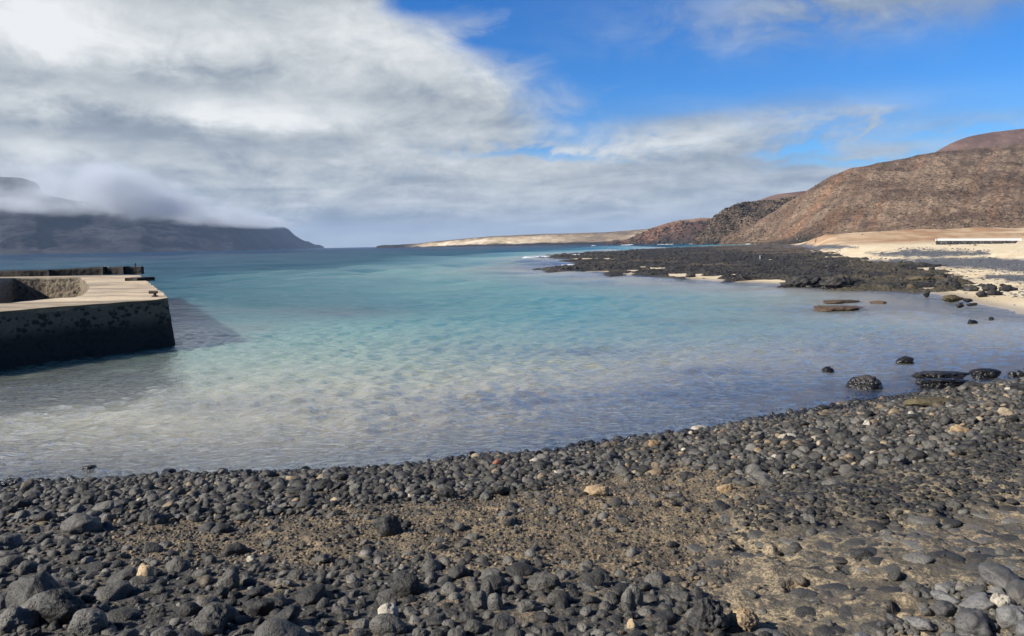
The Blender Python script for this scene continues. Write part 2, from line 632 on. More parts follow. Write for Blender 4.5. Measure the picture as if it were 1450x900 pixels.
# platform: grey cobbles flush in tan cement
cem = sstep(0.30, 0.62, Q['c1'] * 0.85 + 0.20 * Q['vf'] + 0.16 * Q['fin'] + 0.18 * Q['mid'])
pc = lerp3((0.072, 0.066, 0.056), (0.27, 0.20, 0.12), np.clip(cem * (0.30 + 0.5 * sstep(-0.2, 0.5, Q['mid'] + 0.5 * Q['fin'])) + 0.45 * sstep(0.36, 0.6, Q['c2']) * sstep(-0.5, 0.5, Q['mid']), 0, 1))
pc = pc * (0.85 + 0.3 * Q['r1'])[:, None]
p = Q['plat'][:, None]
cn = cn * (1 - p) + pc * p
q = Q['ridge'][:, None]
rc = lerp3((0.040, 0.040, 0.039), (0.17, 0.135, 0.09), 0.8 * sstep(0.42, 0.72, Q['c2'] + 0.25 * Q['vf']))
cn = cn * (1 - q) + rc * q
col = col * (1 - nearw[:, None]) + cn * nearw[:, None]
grain = grain * (1 - nearw) + (0.55 + 0.45 * Q['grav']) * nearw
# sea bed: pale sand
uw = sstep(0.0, -0.35, GS)
bedc = lerp3((0.46, 0.40, 0.30), (0.54, 0.48, 0.37), sstep(-0.4, 0.4, Q['mid']))
col = col * (1 - uw[:, None]) + bedc * uw[:, None]
grain = grain * (1 - uw) + 0.1 * uw

V = np.stack([GX, GY, GZ], -1)
me = mesh_np("ground", V, gridfaces(NR, NC)[:, ::-1])
attr_c(me, "base", np.clip(col, 0, 1))
attr_f(me, "grain", grain)
attr_f(me, "plat", np.maximum(Q['plat'], 0.55 * Q['ridge']) * nearw)
attr_f(me, "grav", Q['grav'] * nearw)
mat_g, n = material("beach_ground")
bc = n.attr("base", 'Color')
gr = n.attr("grain")
P = n.pos()
v1 = n.new('ShaderNodeTexVoronoi')
n.put(v1.inputs['Vector'], P)
v1.inputs['Scale'].default_value = 55
v2 = n.new('ShaderNodeTexVoronoi')
n.put(v2.inputs['Vector'], P)
v2.inputs['Scale'].default_value = 130
cr1 = n.sep(v1.outputs['Color'])[0]
cr2 = n.sep(v2.outputs['Color'])[1]
fac = n.math('ADD', n.math('MULTIPLY', cr1, 0.65), n.math('MULTIPLY', cr2, 0.55))
mul = n.mapr(fac, 0.15, 1.05, 0.25, 1.9, smooth=False)
mulg = n.math('ADD', 1.0, n.math('MULTIPLY', n.math('SUBTRACT', mul, 1.0), gr))
cc = n.new('ShaderNodeVectorMath', operation='SCALE')
n.put(cc.inputs[0], bc)
n.put(cc.inputs[3], mulg)
# tan cement between the set stones: ragged patches, thin seams, grit
Pw_ = n.vmath('ADD', P, n.vscale(n.noise(P, 5.0, 4, 0.7, color=True), 0.24))
ve = n.voro(Pw_, 8.5, feature='DISTANCE_TO_EDGE')
seam = n.mapr(n.math('ADD', ve, n.math('MULTIPLY', n.math('SUBTRACT', n.noise(P, 20.0, 3, 0.7), 0.5), 0.12)), 0.0, 0.05, 1.0, 0.0)
pa = n.noise(n.vscale(P, (1.0, 1.0, 2.0)), 7.0, 7, 0.72, 0.4)
area = n.mapr(n.noise(P, 1.3, 4, 0.6), 0.38, 0.62, 0.0, 1.0)
patch = n.mapr(n.math('ADD', pa, n.math('MULTIPLY', area, 0.12)), 0.50, 0.62, 0.0, 1.0)
vein = n.math('MAXIMUM', patch, n.math('MULTIPLY', seam, n.math('ADD', 0.12, n.math('MULTIPLY', area, 0.45))))
pcol = n.mix(n.noise(P, 17.0, 5, 0.7), (0.040, 0.035, 0.027), (0.140, 0.120, 0.090))
tcol = n.mix(n.noise(P, 40.0, 3, 0.7), (0.20, 0.145, 0.08), (0.56, 0.44, 0.27))
pcol = n.mix(n.math('MULTIPLY', vein, n.mapr(n.noise(P, 42.0, 3, 0.75), 0.44, 0.54, 0.10, 1.0)), pcol, tcol)
ccv = n.mix(n.math('MULTIPLY', n.attr('plat'), 0.8), cc.outputs[0], pcol)
gsp = n.mapr(n.noise(P, 62.0, 3, 0.75), 0.40, 0.62, 0.0, 1.0)
gcol = n.mix(gsp, (0.055, 0.044, 0.030), (0.42, 0.31, 0.18))
gcol = n.mix(n.mapr(n.noise(P, 3.0, 4, 0.6), 0.45, 0.6, 0.7, 0.0), gcol, (0.060, 0.050, 0.036))
ccv = n.mix(n.math('MULTIPLY', n.attr('grav'), 0.75), ccv, gcol)
pz = n.sep(P)[2]
wet = n.mapr(pz, 0.02, 0.14, 0.55, 1.0)
cc2 = n.new('ShaderNodeVectorMath', operation='SCALE')
n.put(cc2.inputs[0], ccv)
n.put(cc2.inputs[3], wet)
hgt = n.math('ADD', n.math('MULTIPLY', v1.outputs['Distance'], -1.0), n.math('MULTIPLY', v2.outputs['Distance'], -0.5))
hgt = n.math('MULTIPLY', hgt, gr)
hgt = n.math('ADD', hgt, n.math('MULTIPLY', n.noise(P, 90, 3, 0.6), 0.5))
n.out(n.principled(cc2.outputs[0], n.mapr(pz, 0.0, 0.12, 0.35, 0.85), n.bump(hgt, 0.7, 0.012), 0.35))
link("ground", me, mat_g, kind="structure")


def ground_z(x, y):
    x, y = np.atleast_1d(np.asarray(x, float)), np.atleast_1d(np.asarray(y, float))
    return terrain(x, y)[0]


# ------------------------------------------------------------------ water
rw = np.concatenate([np.exp(np.linspace(math.log(5.5), math.log(140), 820, endpoint=False)), np.exp(np.linspace(math.log(140), math.log(11500), 220))])
aw = np.concatenate([np.linspace(R(-80), R(-40), 40, endpoint=False), np.linspace(R(-40), R(40), 640, endpoint=False), np.linspace(R(40), R(80), 41)])
NRW, NCW = len(rw), len(aw)
RW, AW = np.meshgrid(rw, aw, indexing='ij')
WX, WY = (RW * np.sin(AW)).ravel(), (RW * np.cos(AW)).ravel()
ws = sdpoly(WX, WY, COAST)
dep = -land_base(WX, WY, ws)
# real waves: wind chop of every length the mesh can carry
cellr = np.repeat(np.gradient(rw), NCW)
wz = np.zeros(len(WX))
ca, sa = math.cos(0.22), math.sin(0.22)
wu, wv = ca * WX + sa * WY, -sa * WX + ca * WY
for k, lam in enumerate((0.17, 0.33, 0.65, 1.3, 2.7, 5.5, 12.0, 26.0)):
    slope = (0.56, 0.54, 0.15, 0.035, 0.16, 0.22, 0.19, 0.16)[k]
    filt = sstep(1.6, 3.6, lam / cellr)
    if k < 4:
        gust = 0.55 + 0.9 * sstep(-0.4, 0.5, perlin(np.stack([wu * 0.05, wv * 0.11, 0 * wu + k], -1)))
    else:
        gust = 1.0
    if lam > 2:
        filt = filt * sstep(22, 90, RW.ravel()) * (1.0 if lam < 10 else sstep(100, 300, RW.ravel()))
    wz += filt * gust * slope * lam * 0.55 * perlin(np.stack([wu * (0.75 if k < 4 else 0.5) / lam, wv / lam, 0 * wu + 3.7 * k], -1))
uu, vv = proj(WX, WY, 0 * WX)
jetty_refl = sdpoly(uu, vv, [(-300, 520), (0, 520), (245, 492), (250, 545), (150, 575), (0, 596), (-300, 620)])
wz *= (0.22 + 0.78 * sstep(0.05, 0.9, dep)) * (1 - 0.62 * sstep(-14, 22, jetty_refl))
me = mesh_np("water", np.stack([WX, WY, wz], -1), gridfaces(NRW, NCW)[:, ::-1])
# bottom cover seen through the water: weed and rock patches darken it


def blob(u, v, ru, rv):
    w_ = 0.9 * fbm(xy0(WX, WY, 0.12, 7.0), 3)
    return np.exp(-((uu - u) / ru) ** 2 - ((vv - v) / rv) ** 2 + w_) * 0.8


weed = 0.0
for b in [(480, 575, 220, 16, .8), (700, 565, 140, 12, .6), (260, 575, 60, 12, .5), (480, 440, 90, 10, .8), (640, 492, 60, 7, .5), (820, 498, 90, 6, .5), (560, 610, 120, 8, .4),
          (330, 455, 90, 22, .7), (1180, 440, 130, 7, .8), (1130, 438, 40, 4, .6), (1250, 436, 60, 6, .5), (980, 455, 160, 5, .4), (850, 375, 160, 7, .9), (800, 372, 80, 6, .7), (880, 402, 200, 7, .4),
          (1320, 545, 60, 10, .7), (1060, 560, 260, 30, .5), (1260, 500, 240, 36, .5), (980, 590, 120, 14, .4), (960, 560, 80, 6, .4), (380, 610, 60, 8, .4), (1010, 525, 90, 6, .35)]:
    weed = weed + b[4] * blob(*b[:4])
weed = np.clip(weed, 0, 1) * sstep(0.1, 0.5, dep)
shore = sstep(-0.02, -1.6, ws)
attr_f(me, "depth", np.clip(dep, -1, 40))
attr_f(me, "jetty_refl_tint", sstep(-26, 26, jetty_refl + 16 * fbm(xy0(WX, WY, 0.5, 7.0), 3)))
attr_f(me, "weed", weed)
attr_f(me, "dist", ws * -1)
mat_w, n = material("sea_water")
dpt = n.attr("depth")
wd = n.attr("weed")
P = n.pos()
body = n.ramp(n.math('DIVIDE', n.attr("dist"), 260.0),
              [(0.0, (0.54, 0.465, 0.30)), (0.022, (0.48, 0.445, 0.29)), (0.045, (0.28, 0.39, 0.275)), (0.075, (0.130, 0.325, 0.270)),
               (0.115, (0.050, 0.175, 0.195)), (0.19, (0.011, 0.074, 0.118)), (1.0, (0.002, 0.036, 0.090))])
body = n.mix(n.math('MULTIPLY', wd, 0.75), body, (0.125, 0.125, 0.125))
body = n.mix(n.math('MULTIPLY', n.attr('jetty_refl_tint'), 0.85), body, (0.052, 0.048, 0.021))  # dark olive reflection of the jetty wall, painted into the water colour
big_p = n.noise(n.vscale(P, (0.02, 0.05, 1.0)), 1.0, 4, 0.55)
body = n.mix(n.mapr(big_p, 0.35, 0.7, 0.0, 0.35), body, n.mix(1.0, body, (0.62, 0.75, 0.9), 'MULTIPLY'))
w1 = n.noise(n.vscale(P, (4.0, 9.0, 1.0)), 1.0, 4.0, 0.58, 0.5)
w0 = n.noise(n.vscale(P, (0.06, 0.13, 1.0)), 1.0, 4.0, 0.55, 0.3)
h = n.math('ADD', n.math('MULTIPLY', w1, 0.10), n.math('MULTIPLY', w0, 0.35))
nb = n.bump(h, 1.0, 1.0)
fr = n.new('ShaderNodeFresnel')
fr.inputs['IOR'].default_value = 1.333
n.put(fr.inputs['Normal'], nb)
gl = n.new('ShaderNodeBsdfGlossy')
gl.inputs['Roughness'].default_value = 0.07
gl.inputs['Color'].default_value = (1, 1, 1, 1)
n.put(gl.inputs['Normal'], nb)
df = n.new('ShaderNodeBsdfDiffuse')
n.put(df.inputs['Color'], body)
nb2 = n.comb(0.0, 0.0, 1.0)      # light scattered inside the water does not follow the ripples
n.put(df.inputs['Normal'], nb2)
tr = n.new('ShaderNodeBsdfTransparent')
tr.inputs['Color'].default_value = (0.86, 0.92, 0.90, 1)
opq = n.mapr(dpt, 0.02, 0.95, 0.08, 1.0)
ss = n.new('ShaderNodeSubsurfaceScattering')
ss.falloff = 'BURLEY'
ss.inputs['Scale'].default_value = 1.8
ss.inputs['Radius'].default_value = (0.7, 1.0, 1.0)
n.put(ss.inputs['Color'], body)
inner = n.mixs(opq, tr.outputs[0], n.mixs(0.8, df.outputs[0], ss.outputs[0]))
frc = n.math('MULTIPLY', n.math('MINIMUM', fr.outputs[0], n.mapr(n.attr('dist'), 8.0, 50.0, 0.64, 0.19)), 1.0)
n.out(n.mixs(frc, inner, gl.outputs[0]))
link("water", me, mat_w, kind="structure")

# deep sea floor out to the horizon
me = mesh_np("sea_floor", np.array([(-12800, -200, -9.4), (12800, -200, -9.4), (12800, 12300, -9.4), (-12800, 12300, -9.4)]), np.array([[0, 1, 2, 3]]))
mm, n = material("sea_floor_sand")
n.out(n.principled((0.3, 0.27, 0.2), 0.9))
link("sea_floor", me, mm, kind="structure")

# ------------------------------------------------------------------ hills
def resample(pts, N, key=0):
    P_ = np.array(pts, float)
    t = np.linspace(P_[0, key], P_[-1, key], N)
    return np.stack([np.interp(t, P_[:, key], P_[:, k]) for k in range(P_.shape[1])], -1)


def smooth1(a, k=5):
    ker = np.ones(k) / k
    out_ = np.array(a)
    for c in range(a.shape[1]):
        out_[:, c] = np.convolve(np.pad(a[:, c], k // 2, mode='edge'), ker, 'valid')
    return out_


def hill(name, ridge, foot, N, Mf, back, amp, freq, colfun, mat, prof=0.9, octv=5, ridge_amp=0.15, smooth=9, ani=None):
    """ridge: (u,v,D) seen silhouette; foot: (u,D,z) base line; returns front grid"""
    rp = smooth1(resample(ridge, N), smooth)
    fp = smooth1(resample(foot, N), smooth)
    r3 = np.array([atD(a, b, D) for a, b, D in rp])
    f3 = np.empty((N, 3))
    for i, (a, D, z) in enumerate(fp):
        q_ = ray(a, 345.7 - 0.018 * (a - 725))
        f3[i] = (q_[0] / q_[1] * D, D, z)
    r3[:, 2] = np.maximum(r3[:, 2], f3[:, 2] + 0.5)
    t = np.linspace(0, 1, Mf)[:, None, None]
    front = f3[None] * (1 - t) + r3[None] * t
    zz = f3[None, :, 2] + (r3[None, :, 2] - f3[None, :, 2]) * t[..., 0] ** prof
    front[..., 2] = zz
    tb = np.linspace(0, 1, 14)[1:, None, None]
    bk = r3.copy()
    bk[:, 1] += back
    bk[:, 0] *= (bk[:, 1] / r3[:, 1])
    bk[:, 2] = -2
    bb = r3[None] * (1 - tb) + bk[None] * tb
    bb[..., 2] = r3[None, :, 2] + (bk[None, :, 2] - r3[None, :, 2]) * tb[..., 0] ** 1.6
    G = np.concatenate([front, bb], 0)
    T = np.concatenate([t[:, 0, 0], 1 + tb[:, 0, 0]])
    env = np.where(T <= 1, np.minimum(1, T * 5) * np.where(T > 0.9, ridge_amp + (1 - ridge_amp) * (1 - T) / 0.1, 1), ridge_amp + np.minimum(T - 1, 1 - ridge_amp))
    pv = G.reshape(-1, 3) * freq
    if ani is not None:
        pv = pv * np.array(ani)
    nz = fbm(pv, octv, 0.55).reshape(G.shape[:2])
    G[..., 2] += amp * nz * env[:, None]
    me = mesh_np(name, G.reshape(-1, 3), gridfaces(G.shape[0], N))
    TT = np.repeat(T, N)
    UUu = np.tile(np.linspace(ridge[0][0], ridge[-1][0], N), G.shape[0])
    c = colfun(G.reshape(-1, 3), TT, UUu, nz.ravel())
    attr_c(me, "base", np.clip(c, 0.005, 1))
    link(name, me, mat, kind="structure")
    return G[:Mf]


def hill_mat(name, sc1, sc2, amt, bump, dist, rough=0.95):
    m_, n = material(name)
    b = n.attr("base", 'Color')
    P = n.pos()
    a = n.noise(P, sc1, 5, 0.65)
    c_ = n.voro(P, sc2)
    f = n.math('ADD', n.mapr(a, 0.3, 0.72, 1 - amt, 1 + amt, smooth=False), n.mapr(c_, 0.1, 0.6, amt * 0.5, -amt * 0.4, smooth=False))
    o = n.new('ShaderNodeVectorMath', operation='SCALE')
    n.put(o.inputs[0], b)
    n.put(o.inputs[3], f)
    n.out(n.principled(o.outputs[0], rough, n.bump(n.math('SUBTRACT', a, n.math('MULTIPLY', c_, 0.5)), bump, dist), 0.1))
    return m_


m_scrub = hill_mat("scrub_slope", 0.35, 0.55, 0.52, 0.8, 1.2)
m_red = hill_mat("red_cinder_slope", 0.05, 0.12, 0.25, 0.5, 1.5)
m_far = hill_mat("pale_low_land", 0.05, 0.09, 0.35, 0.4, 1.0)
m_mtn = hill_mat("mountain_rock", 0.008, 0.012, 0.22, 0.5, 14.0)


def col_main(P_, T, U, nz):
    a = fbm(P_ * 0.02, 4)
    c = lerp3((0.124, 0.081, 0.057), (0.222, 0.154, 0.105), sstep(-0.5, 0.5, a))
    # reddish slides running down the slope
    st = fbm(np.stack([U * 0.030 - T * 1.9, T * 0.9, 0 * T + 3], -1), 4)
    c = c * (1 - 0.5 * sstep(0.05, 0.5, st))[:, None] + np.array((0.20, 0.105, 0.062))[None] * (0.5 * sstep(0.05, 0.5, st))[:, None]
    st2 = fbm(np.stack([U * 0.085 - T * 5.2, T * 1.4, 0 * T + 8], -1), 4)
    c = c * (0.86 + 0.30 * sstep(-0.5, 0.5, st2))[:, None]
    rockb = sstep(0.30, 0.6, fbm(np.stack([U * 0.02, T * 5.0, 0 * T + 5], -1), 4))
    c = c * (1 - 0.55 * rockb)[:, None] + np.array((0.07, 0.05, 0.04))[None] * (0.55 * rockb)[:, None]
    sl_ = np.exp(-((U - 1085 - 118 * T) / 9.0) ** 2) * sstep(0.1, 0.3, T)
    c = c * (1 - 0.8 * sl_)[:, None] + np.array((0.26, 0.145, 0.085))[None] * (0.8 * sl_)[:, None]
    # dark lava at the left toe
    dk = sstep(0.26, 0.05, T + 0.10 * nz + 0.05 * a) * sstep(1240, 1150, U + 40 * a)
    c = c * (1 - dk)[:, None] + np.array((0.045, 0.038, 0.034))[None] * dk[:, None]
    pal = sstep(0.10, 0.0, T + 0.04 * a) * sstep(1150, 1250, U)
    c = c * (1 - pal)[:, None] + np.array((0.36, 0.26, 0.16))[None] * pal[:, None]
    return c


def col_cliff(P_, T, U, nz):
    a = fbm(P_ * 0.03, 5)
    c = lerp3((0.042, 0.034, 0.030), (0.155, 0.108, 0.075), sstep(-0.35, 0.55, a + 0.5 * nz))
    top = sstep(0.88, 1.0, T)
    c = c * (1 - top)[:, None] + np.array((0.21, 0.155, 0.10))[None] * top[:, None]
    toe = sstep(0.16, 0.02, T + 0.06 * a)
    return c * (1 - toe)[:, None] + np.array((0.030, 0.028, 0.028))[None] * toe[:, None]


def col_redhead(P_, T, U, nz):
    a = fbm(P_ * 0.012, 5)
    c = lerp3((0.085, 0.048, 0.038), (0.18, 0.095, 0.066), sstep(-0.4, 0.5, a))
    top = sstep(0.86, 1.0, T) * sstep(930, 990, U)
    c = c * (1 - top)[:, None] + np.array((0.24, 0.16, 0.11))[None] * top[:, None]
    toe = sstep(0.32, 0.06, T + 0.12 * a)
    return c * (1 - toe)[:, None] + np.array((0.035, 0.030, 0.032))[None] * toe[:, None]


def col_red(P_, T, U, nz):
    a = fbm(P_ * np.array((0.008, 0.008, 0.03)), 4)
    return lerp3((0.125, 0.072, 0.056), (0.19, 0.115, 0.088), sstep(-0.5, 0.5, a))


def col_spit(P_, T, U, nz):
    a = fbm(P_ * np.array((0.02, 0.01, 0.02)), 5)
    c = lerp3((0.50, 0.38, 0.23), (0.74, 0.60, 0.42), sstep(-0.4, 0.4, a))
    brown = np.maximum(sstep(0.70, 0.95, T + 0.15 * a), sstep(735, 860, U + 60 * a) * 0.9 * (1 - np.exp(-((U - 915 + 60 * (0.6 - T)) / 22.0) ** 2)))
    c = c * (1 - brown)[:, None] + lerp3((0.11, 0.08, 0.06), (0.24, 0.17, 0.11), sstep(-0.3, 0.4, a)) * brown[:, None]
    toe = np.maximum(sstep(0.30, 0.16, T + 0.05 * a), sstep(610, 570, U))
    return c * (1 - toe)[:, None] + np.array((0.032, 0.026, 0.022))[None] * toe[:, None]


def col_mtn(P_, T, U, nz):
    a = fbm(P_ * np.array((0.004, 0.004, 0.012)), 5)
    c = lerp3((0.038, 0.039, 0.047), (0.058, 0.057, 0.066), sstep(-0.45, 0.5, a))
    cl = sstep(0.60, 0.80, T + 0.08 * a)
    return c * (1 - 0.35 * cl)[:, None]


# far red cinder hill
hill("red_hill", [(1250, 250, 1500), (1300, 229, 1480), (1325, 215, 1460), (1345, 203, 1450), (1370, 193, 1450), (1410, 186, 1450), (1450, 182, 1450), (1560, 176, 1450), (1750, 190, 1450)],
     [(1230, 1200, 20), (1800, 1200, 20)], 220, 60, 600, 4, 0.02, col_red, m_red)
hill("brown_hill", [(1040, 300, 1420), (1068, 286, 1400), (1085, 279, 1400), (1100, 274.5, 1400), (1140, 270, 1400), (1180, 268, 1400), (1260, 262, 1400)],
     [(1020, 1150, 5), (1300, 1150, 5)], 140, 40, 500, 3, 0.02, col_red, m_red)
G_red = hill("red_headland", [(868, 342, 1150), (885, 339, 1130), (900, 333.5, 1120), (920, 324, 1110), (940, 316.5, 1100), (960, 312, 1100), (990, 308.5, 1090), (1020, 307, 1080), (1080, 300, 1080)],
             [(850, 1120, -1.5), (900, 1060, -1.5), (1000, 980, -1.5), (1100, 930, -1.5)], 260, 80, 500, 7, 0.03, col_redhead, m_red)
G_cliff = hill("cliff_hill", [(985, 341, 800), (996, 333, 790), (1003, 323, 780), (1012, 308, 780), (1030, 295, 790), (1050, 287, 800), (1075, 284, 810), (1100, 281, 820), (1140, 274, 840), (1200, 262, 860)],
               [(980, 770, -1.5), (1000, 745, -1.5), (1090, 690, -1.2), (1220, 620, 2)], 420, 160, 400, 7, 0.035, col_cliff, m_scrub, prof=0.75)
G_main = hill("cone_hill", [(1020, 338, 700), (1040, 329, 690), (1060, 320, 690), (1080, 308, 690), (1100, 296, 690), (1130, 277, 690), (1150, 265, 690), (1175, 250, 695), (1200, 239.5, 700), (1250, 229, 720), (1320, 216, 740),
                            (1400, 207, 760), (1450, 203, 770), (1600, 192, 780), (1800, 190, 780)],
              [(1015, 660, -2), (1090, 585, -1.5), (1120, 500, 0.0), (1200, 420, 2.0), (1320, 372, 3.5), (1450, 344, 4.0), (1850, 325, 4.0)], 700, 300, 500, 4.0, 0.03, col_main, m_scrub, prof=1.12, ridge_amp=0.25)
hill("low_spit", [(533, 347.8, 2300), (560, 346.3, 2250), (590, 344.6, 2200), (620, 341, 2150), (650, 338.3, 2100), (690, 334.6, 2050), (760, 331.3, 2000), (860, 328.5, 1900), (915, 324, 1850), (935, 322, 1850), (1000, 318, 1850)],
     [(530, 2200, -1), (700, 1750, -1), (900, 1500, -1), (1010, 1500, -1)], 400, 60, 900, 2.5, 0.02, col_spit, m_far, prof=1.0)
hill("mountain", [(-500, 236, 2600), (-250, 238, 2500), (-60, 246, 2450), (0, 250, 2450), (30, 251.5, 2450), (52, 258, 2480), (62, 275, 2550), (100, 283, 2650), (160, 290, 2800), (250, 300, 3200), (330, 313, 3700), (380, 320, 4300), (403, 321.5, 4700), (410, 325, 4800),
                  (416, 332, 4900), (430, 340.5, 5100), (445, 346, 5300), (460, 350.2, 5500)],
     [(-500, 1400, -2), (0, 1570, -2), (200, 2050, -2), (330, 3000, -2), (400, 4200, -2), (460, 5400, -2)], 700, 160, 1500, 17, 0.0042, col_mtn, m_mtn, prof=1.35, octv=6, ridge_amp=0.05, smooth=5, ani=(1.0, 0.5, 0.35))
# ------------------------------------------------------------------ lava shelf across the bay
shelf_r = np.exp(np.linspace(math.log(36), math.log(640), 640))
shelf_az = np.linspace(R(1.0), R(32.5), 760)
RS, AS = np.meshgrid(shelf_r, shelf_az, indexing='ij')
SX, SY = (RS * np.sin(AS)).ravel(), (RS * np.cos(AS)).ravel()
sd = sdpoly(SX, SY, SHW)
wob_ = fbm(xy0(SX, SY, 0.12, 9.0), 4)
sd2 = sd + 1.4 + 3.4 * wob_ * np.clip(RS.ravel() / 70, 0.5, 2.2)
m1 = fbm(xy0(SX, SY, 0.30, 2.0), 5, 0.6)
m2 = np.abs(fbm(xy0(SX, SY, 0.9, 6.0), 4, 0.6))
c3, r3_ = cell(SX * 0.55, SY * 0.55, 5)
blocks = np.clip(1 - c3 / (0.25 + 0.35 * r3_), 0, 1) * (r3_ > 0.55) * r3_
sz = 0.24 * (1 - np.exp(-np.maximum(sd2, 0) / 2.5)) + np.where(sd2 < 0, sd2 * 0.25, 0)
sz = sz + sstep(-1, 2.0, sd2) * (0.12 * m1 + 0.18 * m2 + 0.34 * blocks)
pool = sstep(0.12, 0.42, fbm(xy0(SX, SY, 0.085, 63.0), 4)) * sstep(22, 5, sd2)
sz = sz - 0.55 * pool
sz = np.where(sd2 < -3.5, -1.5, sz)
u_, v_ = proj(SX, SY, sz)
grn = sstep(-0.1, 0.4, fbm(xy0(SX, SY, 0.10, 31.0), 4) + 0.6 * sstep(1050, 1230, u_) - 0.45 + 0.35 * sstep(6, 1, sd2))
brn = sstep(0.0, 0.5, fbm(xy0(SX, SY, 0.06, 51.0), 4) + 0.9 * sstep(955, 1060, u_) * sstep(363, 352, v_) - 0.35)
c = lerp3((0.016, 0.015, 0.015), (0.044, 0.039, 0.034), sstep(-0.5, 0.6, m1 + 0.7 * m2))
c = c * (1 - 0.65 * grn)[:, None] + np.array((0.105, 0.085, 0.048))[None] * (0.65 * grn)[:, None]
c = c * (1 - 0.6 * brn)[:, None] + np.array((0.16, 0.115, 0.075))[None] * (0.6 * brn)[:, None]
me = mesh_np("lava_shelf", np.stack([SX, SY, sz], -1), gridfaces(len(shelf_r), len(shelf_az))[:, ::-1])
# keep only what rises near or above the water and the sand
keep = (sd2 > -3.0)
fk = gridfaces(len(shelf_r), len(shelf_az))[:, ::-1]
fk = fk[keep[fk].all(1)]
used = np.unique(fk)
remap = np.full(len(SX), -1)
remap[used] = np.arange(len(used))
bpy.data.meshes.remove(me)
me = mesh_np("lava_shelf", np.stack([SX, SY, sz], -1)[used], remap[fk])
attr_c(me, "base", c[used])
m_lava, n = material("lava_rock")
b = n.attr("base", 'Color')
P = n.pos()
a = n.noise(P, 3.0, 6, 0.7)
vv_ = n.voro(P, 4.5)
o = n.new('ShaderNodeVectorMath', operation='SCALE')
n.put(o.inputs[0], b)
n.put(o.inputs[3], n.mapr(a, 0.3, 0.7, 0.4, 1.7, smooth=False))
n.out(n.principled(o.outputs[0], 0.8, n.bump(n.math('SUBTRACT', a, n.math('MULTIPLY', vv_, 0.6)), 1.0, 0.25), 0.35))
link("lava_shelf", me, m_lava, kind="structure")
_sx, _sy, _szv = SX, SY, sz


def shelf_z(x, y):
    i = np.argmin((_sx - x) ** 2 + (_sy - y) ** 2)
    return max(_szv[i], 0.0)


# ------------------------------------------------------------------ rocks: templates
def ico(sub):
    bm = bmesh.new()
    bmesh.ops.create_icosphere(bm, subdivisions=sub, radius=1.0)
    bm.verts.ensure_lookup_table()
    V_ = np.array([v.co[:] for v in bm.verts])
    F_ = np.array([[v.index for v in f.verts] for f in bm.faces])
    bm.free()
    return V_, F_


ICO = {k: ico(k) for k in (1, 2, 3, 4, 5)}


def rock_verts(seed, sub, lowamp=0.16, fineamp=0.03, planes=9, sharp=12.0, dims=(1, 0.8, 0.6), pit=0.0, fscale=4.0):
    rg = np.random.default_rng(seed)
    V_, F_ = ICO[sub]
    nrm = rg.normal(size=(planes, 3))
    nrm /= np.linalg.norm(nrm, axis=1)[:, None]
    off = rg.uniform(0.62, 1.0, planes)
    dd = np.maximum(V_ @ nrm.T, 1e-3) / off
    k = np.sum(dd ** sharp, 1) + 1.0
    rad = k ** (-1.0 / sharp)
    sh = rg.uniform(0, 50, 3)
    rad = rad * (1 + lowamp * fbm(V_ * 1.2 + sh, 3) + fineamp * fbm(V_ * fscale + sh, 4, 0.6))
    if pit > 0:
        w_ = fbm(V_ * fscale * 1.6 + sh + 9, 2)
        rad = rad - pit * sstep(0.15, 0.5, w_)
    X = V_ * rad[:, None]
    X = X / np.abs(X).max()
    return X * np.array(dims), F_


def rotm(rx, ry, rz):
    cx, sx_, cy_, sy_, cz, sz_ = math.cos(rx), math.sin(rx), math.cos(ry), math.sin(ry), math.cos(rz), math.sin(rz)
    return np.array([[cz, -sz_, 0], [sz_, cz, 0], [0, 0, 1]]) @ np.array([[cy_, 0, sy_], [0, 1, 0], [-sy_, 0, cy_]]) @ np.array([[1, 0, 0], [0, cx, -sx_], [0, sx_, cx]])


# stone materials
def stone_mat(name, stops, src='attr', rough=0.62, fine=40.0, bump=0.5, dist=0.01, pits=True, wetline=True):
    m_, n = material(name)
    if src == 'attr':
        rnd = n.attr("rnd")
    else:
        rnd = n.new('ShaderNodeObjectInfo').outputs['Random']
    P = n.pos()
    c_ = n.ramp(rnd, stops)
    a = n.noise(P, fine * 0.3, 4, 0.6)
    b_ = n.noise(P, fine * 2.2, 3, 0.65)
    vv = n.voro(P, fine * 2.0)
    f = n.math('ADD', n.mapr(a, 0.3, 0.7, -0.30, 0.30, smooth=False), n.mapr(b_, 0.3, 0.75, 0.78, 1.30, smooth=False))
    if pits:
        f = n.math('MULTIPLY', f, n.mapr(vv, 0.08, 0.28, 0.45, 1.0))
    # salt and dust lodged on the top faces, in patches
    o = n.new('ShaderNodeVectorMath', operation='SCALE')
    n.put(o.inputs[0], c_)
    n.put(o.inputs[3], f)
    colr = o.outputs[0]
    lich = n.mapr(n.noise(P, fine * 0.12, 5, 0.7), 0.58, 0.72, 0.0, 0.45)
    colr = n.mix(lich, colr, (0.15, 0.125, 0.09))
    rg_ = rough
    if wetline:
        pz = n.sep(P)[2]
        wz_ = n.mapr(n.math('ADD', pz, n.math('MULTIPLY', a, 0.10)), 0.16, 0.36, 0.0, 1.0)
        colr = n.mix(wz_, n.mix(1.0, colr, (0.42, 0.42, 0.44), 'MULTIPLY'), colr)
        rg_ = n.mapr(wz_, 0, 1, 0.22, rough)
    hh = n.math('ADD', n.math('MULTIPLY', a, 0.8), n.math('MULTIPLY', b_, 0.5))
    if pits:
        hh = n.math('ADD', hh, n.mapr(vv, 0.05, 0.3, -0.5, 0.0))
    n.out(n.principled(colr, rg_, n.bump(hh, bump, dist), 0.4))
    return m_


